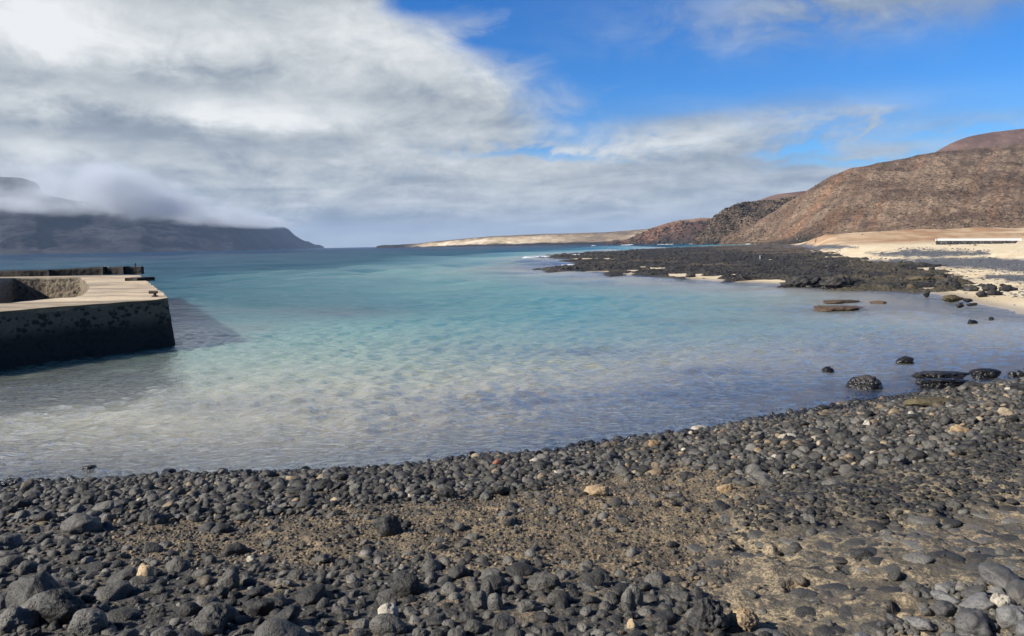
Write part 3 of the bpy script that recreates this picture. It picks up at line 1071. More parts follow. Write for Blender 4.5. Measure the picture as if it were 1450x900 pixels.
BASALT = [(0.0, (0.022, 0.020, 0.0175)), (0.30, (0.042, 0.0385, 0.032)), (0.55, (0.072, 0.066, 0.055)), (0.78, (0.110, 0.101, 0.085)), (0.9, (0.16, 0.148, 0.124)), (0.948, (0.11, 0.085, 0.060)),
          (0.965, (0.20, 0.145, 0.085)), (0.985, (0.32, 0.24, 0.145)), (1.0, (0.50, 0.45, 0.37))]
BASALT_O = [(0.0, (0.025, 0.023, 0.020)), (0.4, (0.052, 0.048, 0.040)), (0.7, (0.094, 0.086, 0.072)), (1.0, (0.14, 0.129, 0.108))]
GREYB = [(0.0, (0.062, 0.058, 0.053)), (0.5, (0.10, 0.095, 0.088)), (1.0, (0.16, 0.153, 0.14))]
m_cob_stuff = stone_mat("cobble_basalt_mix", BASALT, 'attr', 0.6, 34.0, 0.8, 0.02)
m_cob = stone_mat("cobble_basalt", BASALT_O, 'obj', 0.6, 34.0, 0.8, 0.022)
m_cobg = stone_mat("cobble_grey_vesicular", GREYB, 'obj', 0.65, 40.0, 0.6, 0.012)
m_rough = stone_mat("rough_lava", [(0, (0.026, 0.025, 0.025)), (1, (0.055, 0.050, 0.045))], 'obj', 0.7, 9.0, 0.9, 0.05)
m_tan = stone_mat("tan_stone", [(0, (0.30, 0.20, 0.105)), (1, (0.42, 0.31, 0.18))], 'obj', 0.8, 26.0, 0.6, 0.015, wetline=False)
m_white = stone_mat("pale_stone", [(0, (0.36, 0.32, 0.25)), (1, (0.46, 0.42, 0.35))], 'obj', 0.75, 26.0, 0.5, 0.012, wetline=False)
m_redst = stone_mat("red_stone", [(0, (0.24, 0.095, 0.055)), (1, (0.24, 0.095, 0.055))], 'obj', 0.75, 26.0, 0.5, 0.012, wetline=False)
m_brown = stone_mat("weedy_brown_rock", [(0, (0.075, 0.050, 0.031)), (1, (0.115, 0.074, 0.045))], 'obj', 0.8, 6.0, 0.9, 0.05, wetline=False)
m_olive = stone_mat("olive_weedy_rock", [(0, (0.085, 0.066, 0.035)), (1, (0.12, 0.095, 0.05))], 'obj', 0.8, 6.0, 0.9, 0.05, wetline=False)


def hit_ground(u, v):
    """where the line of sight through a pixel meets the beach"""
    d_ = ray(u, v)
    ts = np.linspace(2.0, 60.0, 1500)
    px, py, pz = d_[0] * ts, d_[1] * ts, CAM_H + d_[2] * ts
    gz_, _ = terrain(px, py, False)
    k = np.argmax(pz < np.maximum(gz_, 0))
    t0_, t1_ = ts[max(k - 1, 0)], ts[k]
    return d_[0] * t1_, d_[1] * t1_


def rock_obj(name, u, v, w, h, mat, label, cat, seed, rough=0.06, low=0.22, planes=10, sharp=10, depth=0.8, group=None, sub=4, rz=0.0, pit=0.0, fscale=5.0, on=None, sink=0.28, flat=0.0):
    """one rock whose base line sits at pixel (u, v), w x h pixels as seen in the photograph"""
    if on is not None:
        q = onz(u, v, on)
        x, y, z = q[0], q[1], on
    else:
        x, y = hit_ground(u, v)
        z = max(float(ground_z(x, y)[0]), -0.03)
    dist = math.hypot(y, CAM_H - z)
    wm, hm = w / FPX * dist, h / FPX * dist
    y += wm * depth * 0.35
    x *= 1 + wm * depth * 0.35 / max(y, 1)
    X, F_ = rock_verts(seed, sub, low, rough, planes, sharp, (1, 1, 1), pit, fscale)
    X = X @ rotm(0, 0, rz).T
    X = X / np.array([np.ptp(X[:, 0]), np.ptp(X[:, 1]), np.ptp(X[:, 2])])
    if flat > 0:
        zt = X[:, 2] - X[:, 2].min()
        zt = np.where(zt > 0.58, 0.58 + (zt - 0.58) * (1 - flat), zt)
        X[:, 2] = zt / zt.max()
    tot = hm / (1 - sink)
    X[:, 0] -= (X[:, 0].max() + X[:, 0].min()) / 2
    X[:, 1] -= (X[:, 1].max() + X[:, 1].min()) / 2
    X[:, 2] -= X[:, 2].max()
    X = X * np.array([wm, wm * depth, tot])
    X[:, 2] += hm
    me_ = mesh_np(name, X, F_)
    o_ = link(name, me_, mat, label=label, category=cat)
    if group:
        o_["group"] = group
    o_.location = (x, y, z)
    rock_spots.append((x, y, wm * 0.5))
    return o_


rock_spots = []
exec_rocks = [
    # rocks standing in the shallows near the cobbles
    ("sea_rock", 1222, 551, 52, 19, m_rough, "round barnacled black rock alone in the shallows before the slab outcrop", "rock", 21, .13, .16, 12, .8),
    ("sea_rock", 1172, 527, 17, 8, m_rough, "small black rock standing alone in open water, seaward of the round barnacled rock", "rock", 22, .13, .2, 9, .8),
    ("sea_rock", 1281, 515, 27, 10, m_rough, "low black rock alone in open water, seaward of the slab outcrop", "rock", 23, .13, .2, 9, .7),
    ("sea_rock", 1334, 540, 84, 13, m_rough, "long flat black slab, rear one of the outcrop at the water's edge", "rock slab", 24, .20, .3, 9, .35),
    ("sea_rock", 1334, 551, 78, 15, m_rough, "tilted dark slab with tan left end, front one of the outcrop at the water's edge", "rock slab", 25, .17, .3, 7, .4),
    ("sea_rock", 1394, 535, 42, 12, m_rough, "jagged black rock at the end of the slab outcrop, touching the water", "rock", 26, .14, .2, 9, .6),
    ("sea_rock", 1376, 552, 28, 10, m_rough, "small dark boulder wedged behind the front slab of the outcrop", "rock", 27, .1, .2, 9, .7),
    ("sea_rock", 1434, 533, 14, 7, m_rough, "smaller of two black stones in the shallows at the far right", "rock", 28, .1, .2, 9, .8),
    ("sea_rock", 1445, 533.5, 13, 9, m_rough, "taller of two black stones in the shallows at the far right", "rock", 29, .1, .2, 9, .8),
    ("sea_rock", 1444, 556, 30, 11, m_rough, "broad dark boulder on the cobbles at the right end of the waterline", "boulder", 30, .06, .2, 9, .8),
    ("sea_rock", 127, 665, 20, 8, m_rough, "lone wet black stone in the shallows below the jetty", "rock", 31, .05, .2, 9, .8),
    ("sea_rock", 239, 674, 27, 9, m_rough, "wet black stone just off the cobbles, right of the lone one below the jetty", "rock", 32, .06, .2, 9, .8),
    ("sea_rock", 669, 646, 17, 8, m_rough, "dark stone in the shallows beside a small brown one", "rock", 33, .05, .2, 9, .8),
    ("sea_rock", 690, 644, 11, 6, m_brown, "small brown stone in the shallows beside a dark one", "rock", 34, .05, .2, 9, .8),
    ("sea_rock", 819, 630, 12, 6, m_rough, "smaller of two wet black stones close together at the water's edge", "rock", 35, .05, .2, 9, .8),
    ("sea_rock", 835, 634, 15, 8, m_rough, "larger of two wet black stones close together at the water's edge", "rock", 36, .05, .2, 9, .8),
    # the beds of rock just breaking the surface in the bay
    ("reef_rock", 1185, 440, 74, 5, m_brown, "flat brown reef rock breaking the surface in mid bay, the largest one", "reef rock", 41, .14, .32, 5, .9),
    ("reef_rock", 1190, 429, 56, 3.5, m_brown, "narrow brown reef rock right behind the largest flat one", "reef rock", 42, .14, .32, 5, .7),
    ("reef_rock", 1243, 429, 22, 3, m_brown, "low reddish reef rock, right of the two brown ones in the bay", "reef rock", 43, .14, .32, 5, .9),
    # rocks at the edge of the lava shelf and on the sand
    ("lava_outcrop", 1142, 407, 84, 18, m_rough, "wide jagged black lava outcrop at the shelf edge, left half of the highest mass", "lava outcrop", 51, .30, .3, 9, .5),
    ("lava_outcrop", 1192, 409, 66, 19, m_rough, "blocky black lava outcrop with tan foot, right half of the highest mass on the shelf", "lava outcrop", 52, .28, .3, 9, .5),
    ("lava_outcrop", 1218, 405, 22, 9, m_rough, "small dark knob at the sandward end of the jagged outcrop", "lava outcrop", 53, .2, .3, 9, .6),
    ("shelf_rock", 1343, 408, 42, 17, m_rough, "big dark rough boulder where the lava shelf meets the sand", "boulder", 61, .22, .3, 9, .6),
    ("shelf_rock", 1334, 394, 15, 8, m_rough, "dark boulder on the sand behind the big rough one", "boulder", 62, .15, .3, 9, .7),
    ("shelf_rock", 1312, 416, 10, 8, m_rough, "pointed black rock in the water's edge before the shelf", "rock", 63, .15, .3, 9, .7),
    ("shelf_rock", 1350, 424, 30, 7, m_olive, "flat olive brown rock at the edge of the sand", "rock", 64, .15, .3, 7, .6),
    ("shelf_rock", 1370, 426, 14, 4, m_rough, "low black rock touching the flat olive one", "rock", 65, .15, .3, 9, .6),
    ("shelf_rock", 1360, 433, 12, 5, m_rough, "black rock in the wash at the foot of the sand", "rock", 66, .15, .3, 9, .6),
    ("shelf_rock", 1377, 431.5, 16, 3, m_rough, "thin dark ledge in the wash beside a black rock", "rock", 67, .15, .3, 7, .5),
    ("shelf_rock", 1375, 411, 22, 8, m_rough, "dark boulder alone on the sand, right of the big rough one", "boulder", 68, .15, .3, 9, .7),
    ("shelf_rock", 1401, 411, 22, 10, m_rough, "tall dark boulder in the middle of the sand patch", "boulder", 69, .18, .3, 9, .7),
    ("shelf_rock", 1390, 405, 12, 4, m_rough, "small dark boulder behind the tall one on the sand", "boulder", 70, .15, .3, 9, .7),
    ("shelf_rock", 1390, 419, 18, 7, m_rough, "dark boulder nearest the water among those on the sand", "boulder", 71, .15, .3, 9, .7),
    ("shelf_rock", 1408, 417, 26, 7, m_rough, "long low dark boulder joining the rocks on the sand", "boulder", 72, .2, .3, 9, .5),
    ("shelf_rock", 1427, 411, 30, 8, m_rough, "rightmost rough dark boulder on the sand of the beach", "boulder", 73, .2, .3, 9, .5),
    ("shelf_rock", 1420, 404, 10, 3, m_rough, "small flat dark stone behind the rightmost boulder on the sand", "rock", 74, .15, .3, 9, .6),
    ("shelf_rock", 1267, 386, 7, 8, m_rough, "upright black stone standing on the olive part of the shelf", "rock", 75, .12, .25, 8, .8),
    ("shelf_rock", 1290, 407, 14, 6, m_olive, "small olive boulder at the shelf end beside the water", "rock", 76, .15, .3, 9, .7),
    ("shelf_rock", 1319, 382, 10, 5, m_rough, "dark boulder at the upper right corner of the shelf", "boulder", 77, .15, .3, 9, .7),
    ("shelf_rock", 1225, 367, 12, 3, m_rough, "low dark stone on the pale sand behind the shelf", "rock", 78, .15, .3, 9, .6),
    ("shelf_rock", 1302, 398, 46, 8, m_olive, "broad olive weedy rock filling the shelf end", "rock", 79, .2, .3, 9, .6),
    ("shelf_rock", 1310, 392, 26, 5, m_rough, "dark ragged rock on top of the broad olive one", "rock", 80, .2, .3, 9, .6),
    ("sea_rock", 1377, 458, 13, 6, m_rough, "black rock alone in the shallows off the sand beach", "rock", 81, .12, .2, 9, .8),
    ("sea_rock", 1404, 452, 8, 3.5, m_rough, "tiny dark rock in the shallows nearer the sand beach", "rock", 82, .12, .2, 9, .8),
    ("sea_rock", 1112, 407, 24, 3, m_rough, "thin black rock awash just off the jagged outcrop", "rock", 83, .12, .2, 7, .6),
    ("shelf_rock", 978, 391, 15, 5, m_rough, "dark rock at the seaward rim in the middle of the shelf", "rock", 84, .2, .3, 9, .7),
]
for q_ in exec_rocks:
    nm, u0, v0, w0_, h0_, mt, lb, ct, sd_, rgh, lw, plns, dp_ = q_
    far_ = 320 < v0 < 460
    rock_obj(nm, u0, v0, w0_, h0_, mt, lb, ct, sd_, rough=rgh, low=lw, planes=plns, depth=dp_, sub=5 if w0_ > 40 else 4, fscale=5.0 if rgh < .2 else 3.5,
             on=(0.0 if nm in ("reef_rock", "lava_outcrop") or (nm == "sea_rock" and v0 < 545) else (0.15 if far_ else None)), sink=(0.62 if nm == "reef_rock" else 0.4), flat=(0.75 if nm == "reef_rock" or sd_ in (24, 25, 26, 30) else 0.0), pit=0.06 if rgh > .12 else 0.0)
# ------------------------------------------------------------------ the old stone jetty
DZ = 1.70


def dk(u, v, z=DZ):
    q = onz(u, v, z)
    return (q[0], q[1])


fl = np.array(dk(0, 441)); fr_ = np.array(dk(238, 422.5))
ext = fl + (fl - fr_) / np.linalg.norm(fl - fr_) * 22
outer = [tuple(ext), tuple(fl), dk(110, 431.8), tuple(fr_), dk(228, 413), dk(218, 405.5), dk(210, 399.5), dk(203, 394), dk(197.5, 389.2)]
bl = np.array(dk(0, 391.8)); br_ = np.array(dk(197.5, 389.2))
bext = bl + (bl - br_) / np.linalg.norm(bl - br_) * 30
outer += [tuple(bl), tuple(bext)]
inner = [dk(-170, 440), dk(-60, 433.5), dk(0, 429.2), dk(60, 424.2), dk(104, 420.4), dk(116, 419), dk(121, 415), dk(125.5, 409), dk(126.5, 404.5), dk(123.5, 399), dk(119, 394.5), dk(113, 391.9), dk(60, 392.6), dk(19, 393.6)]
i0 = np.array(dk(19, 393.6)); i1 = np.array(dk(-170, 440))

pier = empty("stone_jetty", (fr_[0], fr_[1], 0), label="old stone jetty with pale concrete deck reaching into the bay from the left", category="jetty")
PB = Matrix.Translation((-fr_[0], -fr_[1], 0))


def resub(poly, step, closed=True):
    out_ = []
    m_ = len(poly)
    for i in range(m_ if closed else m_ - 1):
        a_, b_ = np.array(poly[i]), np.array(poly[(i + 1) % m_])
        k = max(1, int(np.linalg.norm(b_ - a_) / step))
        for j in range(k):
            out_.append(a_ + (b_ - a_) * j / k)
    if not closed:
        out_.append(np.array(poly[-1]))
    return np.array(out_)


def wall_ring(poly, z0, z1, batter, outward, step=0.22, nz=14, amp=0.02, cap=0.0):
    Pp = resub(poly, step)
    m_ = len(Pp)
    cen = np.roll(Pp, -1, 0) - np.roll(Pp, 1, 0)
    nrm_ = np.stack([cen[:, 1], -cen[:, 0]], -1)
    nrm_ /= np.linalg.norm(nrm_, axis=1)[:, None]
    area = 0.5 * np.sum(Pp[:, 0] * np.roll(Pp[:, 1], -1) - np.roll(Pp[:, 0], -1) * Pp[:, 1])
    if (area < 0) == outward:
        nrm_ = -nrm_
    zs = np.linspace(z1, z0, nz)
    Vv = []
    for k, z_ in enumerate(zs):
        off = batter * (z1 - z_) / (z1 - z0)
        q = Pp + nrm_ * off
        pn_ = fbm(np.stack([q[:, 0] * 2.4, q[:, 1] * 2.4, np.full(m_, z_ * 3.0)], -1), 4)
        q = q + nrm_ * (amp * pn_ * (0 if k == 0 else 1))[:, None]
        Vv.append(np.column_stack([q, np.full(m_, z_)]))
    Vv = np.concatenate(Vv)
    idx = np.arange(m_)
    F_ = []
    for k in range(nz - 1):
        a_ = k * m_ + idx
        b_ = k * m_ + (idx + 1) % m_
        F_.append(np.stack([a_, b_, b_ + m_, a_ + m_], -1))
    F_ = np.concatenate(F_)
    return Vv, (F_ if (area > 0) == outward else F_[:, ::-1])


def to_local(Vv):
    return Vv - np.array([fr_[0], fr_[1], 0])


# masonry
m_mas, n = material("jetty_masonry")
P = n.pos()
Pw = n.vmath('ADD', P, n.vscale(n.noise(P, 4.5, 4, 0.65, color=True), 0.26))
vd = n.new('ShaderNodeTexVoronoi')
n.put(vd.inputs['Vector'], n.vscale(Pw, (4.6, 4.6, 6.4)))
vd.inputs['Scale'].default_value = 1.0
vd.inputs['Randomness'].default_value = 1.0
sr = n.sep(vd.outputs['Color'])[0]
thr = n.math('ADD', 0.26, n.math('MULTIPLY', sr, 0.30))
dense = n.mapr(n.noise(P, 0.9, 2, 0.5), 0.36, 0.55, 0.6, 1.2)
stone = n.mapr(n.math('SUBTRACT', vd.outputs['Distance'], n.math('MULTIPLY', thr, dense)), -0.08, 0.08, 1.0, 0.0)
gn = n.noise(P, 9, 5, 0.65)
mort = n.mix(gn, (0.10, 0.08, 0.06), (0.26, 0.205, 0.15))
sc_ = n.mix(gn, (0.018, 0.016, 0.015), (0.065, 0.055, 0.046))
colw = n.mix(stone, mort, sc_)
zz_ = n.sep(P)[2]
wl = n.math('ADD', zz_, n.math('MULTIPLY', n.math('SUBTRACT', n.noise(P, 1.3, 4, 0.6), 0.5), 0.55))
colw = n.mix(n.mapr(wl, 0.70, 1.30, 0.93, 0.0), colw, n.mix(gn, (0.012, 0.012, 0.012), (0.032, 0.030, 0.028)))
colw = n.mix(n.mapr(zz_, 1.55, 1.62, 0.0, 0.6), colw, mort)
n.out(n.principled(colw, 0.85, n.bump(n.math('ADD', n.math('MULTIPLY', stone, 0.5), gn), 0.8, 0.06), 0.3))

# rubble lining of the basin
m_lin, n = material("basin_rubble")
P = n.pos()
vd = n.new('ShaderNodeTexVoronoi')
n.put(vd.inputs['Vector'], n.vmath('ADD', P, n.vscale(n.noise(P, 2.0, 3, 0.6, color=True), 0.3)))
vd.inputs['Scale'].default_value = 3.2
rndc = n.sep(vd.outputs['Color'])[0]
stn = n.mapr(vd.outputs['Distance'], 0.2, 0.5, 0.0, 1.0)
cl_ = n.ramp(rndc, [(0, (0.05, 0.042, 0.036)), (0.5, (0.13, 0.10, 0.075)), (1, (0.22, 0.17, 0.12))])
cl_ = n.mix(stn, cl_, (0.26, 0.205, 0.14))
gn = n.noise(P, 8, 4, 0.65)
cl_ = n.mix(0.6, cl_, n.mix(gn, (0.3, 0.3, 0.3), (1.5, 1.5, 1.5)), 'MULTIPLY')
n.out(n.principled(cl_, 0.9, n.bump(n.math('SUBTRACT', gn, vd.outputs['Distance']), 1.0, 0.12), 0.2))

Va, Fa = wall_ring(outer, -3.0, DZ - 0.06, 0.42, True, nz=22, amp=0.03)
o = link("quay_wall", mesh_np("quay_wall", to_local(Va), Fa, smooth=False), m_mas, pier)
Vb, Fb = wall_ring(inner, -3.0, DZ - 0.06, 0.10, False, nz=16, amp=0.06)
o = link("basin_wall", mesh_np("basin_wall", to_local(Vb), Fb, smooth=False), m_lin, pier, label="rubble lined inner wall of the sunken basin")

# deck slab
m_deck, n = material("jetty_concrete")
P = n.pos()
dirv = (br_ - bl) / np.linalg.norm(br_ - bl)
ang = math.atan2(dirv[1], dirv[0])
mp = n.new('ShaderNodeMapping')
n.put(mp.inputs[0], P)
mp.inputs['Rotation'].default_value = (0, 0, -ang)
Q_ = mp.outputs[0]
st = n.noise(n.vscale(Q_, (0.16, 0.55, 1.0)), 1.0, 8, 0.68, 0.6)
st2 = n.noise(n.vscale(Q_, (0.45, 1.9, 1.0)), 1.0, 7, 0.68, 0.8)
gn = n.noise(P, 3.5, 6, 0.7)
cd = n.ramp(st, [(0.33, (0.12, 0.096, 0.075)), (0.44, (0.21, 0.168, 0.124)), (0.54, (0.33, 0.262, 0.185)), (0.66, (0.42, 0.34, 0.245))])
cd = n.mix(n.mapr(st2, 0.56, 0.68, 0.0, 0.65), cd, (0.17, 0.135, 0.105))
cd = n.mix(0.55, cd, n.mix(gn, (0.40, 0.40, 0.42), (1.5, 1.5, 1.45)), 'MULTIPLY')
n.out(n.principled(cd, 0.85, n.bump(n.math('ADD', gn, st2), 0.35, 0.03), 0.3))
Oo, Ii = resub(outer, 0.5), resub(inner, 0.4)
Oo = Oo + np.random.default_rng(4).normal(size=Oo.shape) * 0.03
tri = geometry.tessellate_polygon([[Vector((*p_, 0)) for p_ in Oo], [Vector((*p_, 0)) for p_ in Ii]])
allp = np.concatenate([Oo, Ii])
npnt = len(allp)
jig = np.random.default_rng(8).normal(size=(npnt, 1)) * 0.012
top = np.column_stack([allp, np.full(npnt, DZ) + jig[:, 0]])
bot = np.column_stack([allp, np.full(npnt, DZ - 0.14)])
Ft = np.array(tri)
# orient upward
a_ = top[Ft[:, 1]] - top[Ft[:, 0]]
b_ = top[Ft[:, 2]] - top[Ft[:, 0]]
fl_ = np.cross(a_, b_)[:, 2] < 0
Ft[fl_] = Ft[fl_][:, ::-1]
side = []
for st_, m_ in ((0, len(Oo)), (len(Oo), len(Ii))):
    i = np.arange(m_)
    side.append(np.stack([st_ + i, st_ + (i + 1) % m_, npnt + st_ + (i + 1) % m_, npnt + st_ + i], -1))
link("deck", mesh_np("deck", to_local(np.concatenate([top, bot])), [Ft, np.concatenate(side)], smooth=False), m_deck, pier)


def rough_bar(path, w, z0, z1, seed, step=0.4, amp=0.05, topfun=None):
    """a wall following a path: box section with worn edges"""
    Pp = resub(path, step, closed=False)
    m_ = len(Pp)
    tg = np.gradient(Pp, axis=0)
    nr = np.stack([-tg[:, 1], tg[:, 0]], -1)
    nr /= np.linalg.norm(nr, axis=1)[:, None]
    sec = [(-.5, 0), (-.5, .35), (-.5, .7), (-.5, .93), (-.40, 1), (0, 1.02), (.40, 1), (.5, .93), (.5, .7), (.5, .35), (.5, 0)]
    Vv = []
    for k in range(m_):
        zt = z1 if topfun is None else topfun(k / (m_ - 1))
        for (a, b) in sec:
            q = Pp[k] + nr[k] * a * w
            Vv.append((q[0], q[1], z0 + (zt - z0) * b))
    Vv = np.array(Vv)
    Vv += amp * np.stack([fbm(Vv * 2.2 + seed + 9 * j, 3) for j in range(3)], -1) * np.array([1, 1, 0.6])
    ns = len(sec)
    F_ = gridfaces(m_, ns)
    caps = [np.arange(ns)[None], ((m_ - 1) * ns + np.arange(ns))[None][:, ::-1]]
    return Vv, [F_, caps[0], caps[1]]


m_par, n = material("parapet_rubble")
P = n.pos()
gn = n.noise(P, 4, 5, 0.65)
vd = n.voro(P, 3.0)
n.out(n.principled(n.mix(gn, (0.014, 0.013, 0.012), (0.055, 0.046, 0.038)), 0.9, n.bump(n.math('SUBTRACT', gn, vd), 0.9, 0.08), 0.2))


def p2(u, v):
    return dk(u, v)


segs = [([p2(-150, 393.5), p2(30, 391.4), p2(66, 390.6)], lambda t: 2.10 + 0.05 * t), ([p2(66.5, 390.6), p2(100, 389.8), p2(143.5, 388.9)], lambda t: 2.15 + 0.12 * t),
        ([p2(150.5, 388.6), p2(175, 388.3)], lambda t: 2.22 + 0.06 * t), ([p2(175.5, 388.3), p2(196.5, 387.8)], lambda t: 2.24)]
for i, (pth, tf) in enumerate(segs):
    pth = [tuple(np.array(q) + np.array((0, 0.55))) for q in pth]
    Vv, Ff = rough_bar(pth, 0.8, DZ - 0.02, 2.2, 3.0 + 7 * i, topfun=tf)
    link("parapet", mesh_np("parapet", to_local(Vv), Ff, smooth=False), m_par, pier)
m_paint, n = material("weathered_white_post")
P = n.pos()
n.out(n.principled(n.mix(n.noise(P, 6, 4, 0.6), (0.42, 0.36, 0.28), (0.62, 0.55, 0.44)), 0.8))
m_iron, n = material("rusty_iron")
P = n.pos()
n.out(n.principled(n.mix(n.noise(P, 14, 4, 0.6), (0.02, 0.017, 0.015), (0.07, 0.045, 0.032)), 0.75, n.bump(n.noise(P, 30, 3), 0.4, 0.01)))


def bm_obj(name, build, mat, parent=None, loc=(0, 0, 0), bevel=0.0, smooth=False, **props):
    bm = bmesh.new()
    build(bm)
    if bevel:
        bmesh.ops.bevel(bm, geom=list(bm.edges), offset=bevel, segments=2, affect='EDGES', profile=0.6)
    me_ = bpy.data.meshes.new(name)
    bm.normal_update()
    bm.to_mesh(me_)
    bm.free()
    if smooth:
        me_.polygons.foreach_set("use_smooth", np.ones(len(me_.polygons), bool))
    o_ = link(name, me_, mat, parent, **props)
    o_.location = loc
    return o_


def bx(bm, cx, cy, cz, sx_, sy_, sz_, rz=0.0):
    M_ = Matrix.Translation((cx, cy, cz)) @ Matrix.Rotation(rz, 4, 'Z') @ Matrix.Diagonal((sx_, sy_, sz_, 1))
    bmesh.ops.create_cube(bm, size=1.0, matrix=M_)


def cyl(bm, x, y, z0, z1, r0, r1, seg=14):
    bmesh.ops.create_cone(bm, cap_ends=True, segments=seg, radius1=r0, radius2=r1, depth=z1 - z0, matrix=Matrix.Translation((x, y, (z0 + z1) / 2)))


gp = np.array(p2(147, 388.6)) - fr_
for k in (-0.13, 0.13):
    bm_obj("gate_post", lambda bm: (bx(bm, 0, 0, 0.30, 0.10, 0.10, 0.60), bx(bm, 0, 0, 0.615, 0.13, 0.13, 0.03)), m_paint, pier, (gp[0] + k, gp[1] + 0.5, DZ), 0.01)
sp = np.array(p2(187, 388)) - fr_
bm_obj("iron_peg", lambda bm: (cyl(bm, 0, 0, 0, 0.22, 0.05, 0.05), cyl(bm, 0, 0, 0.22, 0.27, 0.08, 0.07)), m_iron, pier, (sp[0], sp[1] + 0.55, 2.22))
# dark block standing in for the shaded stair notch at the seaward edge
sA = np.array(p2(189, 395.8)); sB = np.array(p2(209, 397.6))
sC = np.array(p2(208.2, 395.8))
Vv, Ff = rough_bar([tuple(np.array(p2(190, 396.6))), tuple(np.array(p2(199, 396.6))), tuple(np.array(p2(207.0, 396.6)))], 1.3, DZ - 0.05, DZ + 0.17, 40.0, amp=0.02)
link("stair_notch_block", mesh_np("stair_notch_block", to_local(Vv), Ff, smooth=False), m_par, pier)
mb = np.array(p2(219.5, 420.3)) - fr_
def boll(bm):
    cyl(bm, 0, 0, -0.02, 0.06, 0.13, 0.11)
    cyl(bm, 0, 0, 0.06, 0.15, 0.055, 0.055)
    bmesh.ops.create_cone(bm, cap_ends=True, segments=12, radius1=0.06, radius2=0.05, depth=0.30, matrix=Matrix.Translation((-0.05, 0, 0.18)) @ Matrix.Rotation(R(90), 4, 'Y'))
bm_obj("mooring_bollard", boll, m_iron, pier, (mb[0], mb[1], DZ))

# ------------------------------------------------------------------ white topped wall on the far beach
WD = 205.0
wa, wb = onz(1325.5, 345.6, 1.45), None
wa = atD(1325.5, 345.3, WD); wb = atD(1441, 345.6, WD - 3)
zt_a, zt_b = atD(1325.5, 337.6, WD)[2], atD(1447, 337.3, WD - 3)[2]
wl_root = empty("low_wall", (wa[0], wa[1], wa[2]), label="low dark stone wall with a white top on the pale beach below the cone hill", category="wall")
off = np.array([wa[0], wa[1], wa[2]])
dw = np.array(wb) - np.array(wa)
m_wst, n = material("dark_drystone")
P = n.pos()
vd = n.new('ShaderNodeTexVoronoi')
n.put(vd.inputs['Vector'], P)
vd.inputs['Scale'].default_value = 3.4
rc_ = n.sep(vd.outputs['Color'])[0]
cw = n.ramp(rc_, [(0, (0.035, 0.035, 0.038)), (0.55, (0.085, 0.085, 0.09)), (0.85, (0.14, 0.135, 0.13)), (1, (0.33, 0.30, 0.27))])
cw = n.mix(n.mapr(vd.outputs['Distance'], 0.42, 0.6, 0, 0.8), cw, (0.02, 0.02, 0.02))
n.out(n.principled(cw, 0.9, n.bump(n.math('MULTIPLY', vd.outputs['Distance'], -1), 1.0, 0.15), 0.2))
m_wht, n = material("white_limewash")
P = n.pos()
n.out(n.principled(n.mix(n.noise(P, 1.2, 5, 0.65), (0.66, 0.64, 0.60), (0.82, 0.81, 0.78)), 0.8, n.bump(n.noise(P, 5, 4), 0.3, 0.05)))
yw = np.array([dw[0], dw[1]])
L = np.linalg.norm(yw)
m_ = 70
tt = np.linspace(0, 1, m_)
ztop = zt_a + (zt_b - zt_a) * tt - off[2]
capz = 0.62
prof_ = []
nrw_ = np.array([-yw[1], yw[0]]) / L
Vs, Vc = [], []
for k in range(m_):
    base = yw * tt[k]
    zlow = -0.5 + (0.0 if tt[k] < 0.955 else (tt[k] - 0.955) / 0.045 * 1.1)
    top_ = ztop[k] - capz
    for (a, z_) in ((-0.35, zlow), (-0.32, zlow * 0.5 + top_ * 0.5), (-0.30, top_), (0.30, top_), (0.35, zlow)):
        q = base + nrw_ * a
        Vs.append((q[0], q[1], z_))
    for (a, z_) in ((-0.36, top_ + 0.002), (-0.36, top_ + capz - 0.05), (-0.30, top_ + capz), (0.30, top_ + capz), (0.36, top_ + capz - 0.05), (0.36, top_ + 0.002)):
        q = base * (1.0 + 0.035) + nrw_ * a - yw * 0.003
        Vc.append((q[0], q[1], z_))
Vs, Vc = np.array(Vs), np.array(Vc)
Vs += 0.05 * np.stack([fbm(Vs * 1.9 + 5 * j, 3) for j in range(3)], -1)
Vc[:, 2] += 0.03 * fbm(Vc * 0.6, 3)
link("wall_body", mesh_np("wall_body", Vs, [gridfaces(m_, 5), np.arange(5)[None]], smooth=False), m_wst, wl_root)
link("coping", mesh_np("coping", Vc, [gridfaces(m_, 6), np.arange(6)[None], ((m_ - 1) * 6 + np.arange(6))[None][:, ::-1]], smooth=False), m_wht, wl_root)
# a slim dark marker post on the orange bank and a squared stone on the shelf
def on_ground_far(u, v, ymin=40, ymax=700):
    d_ = ray(u, v)
    ys = np.linspace(ymin, ymax, 1400)
    px, py, pz = d_[0] / d_[1] * ys, ys, CAM_H + d_[2] / d_[1] * ys
    gz_ = ground_z(px, py)
    k = np.argmax(pz < gz_)
    return px[k], py[k], gz_[k]
px_, py_, pz_ = on_ground_far(1155.3, 341.8)
print("post", px_, py_, pz_)
ph = 6.2 / FPX * py_
po = empty("marker_post", (px_, py_, pz_), label="slim dark marker post standing on the orange bank behind the shelf", category="post")
bm_obj("post", lambda bm: cyl(bm, 0, 0, -0.3, ph, 0.13, 0.10, 10), m_iron, po)
bm_obj("footing", lambda bm: (bx(bm, 0, 0, 0.12, 0.75, 0.75, 0.5), ), m_iron, po, bevel=0.06)
q = onz(1077.5, 366.4, 0.45)
hb = 6.0 / FPX * q[1]
mk = empty("marker_stone", (q[0], q[1], 0.3), label="squared grey stone block standing upright on the black lava shelf", category="stone block")
m_blk, n = material("grey_block")
P = n.pos()
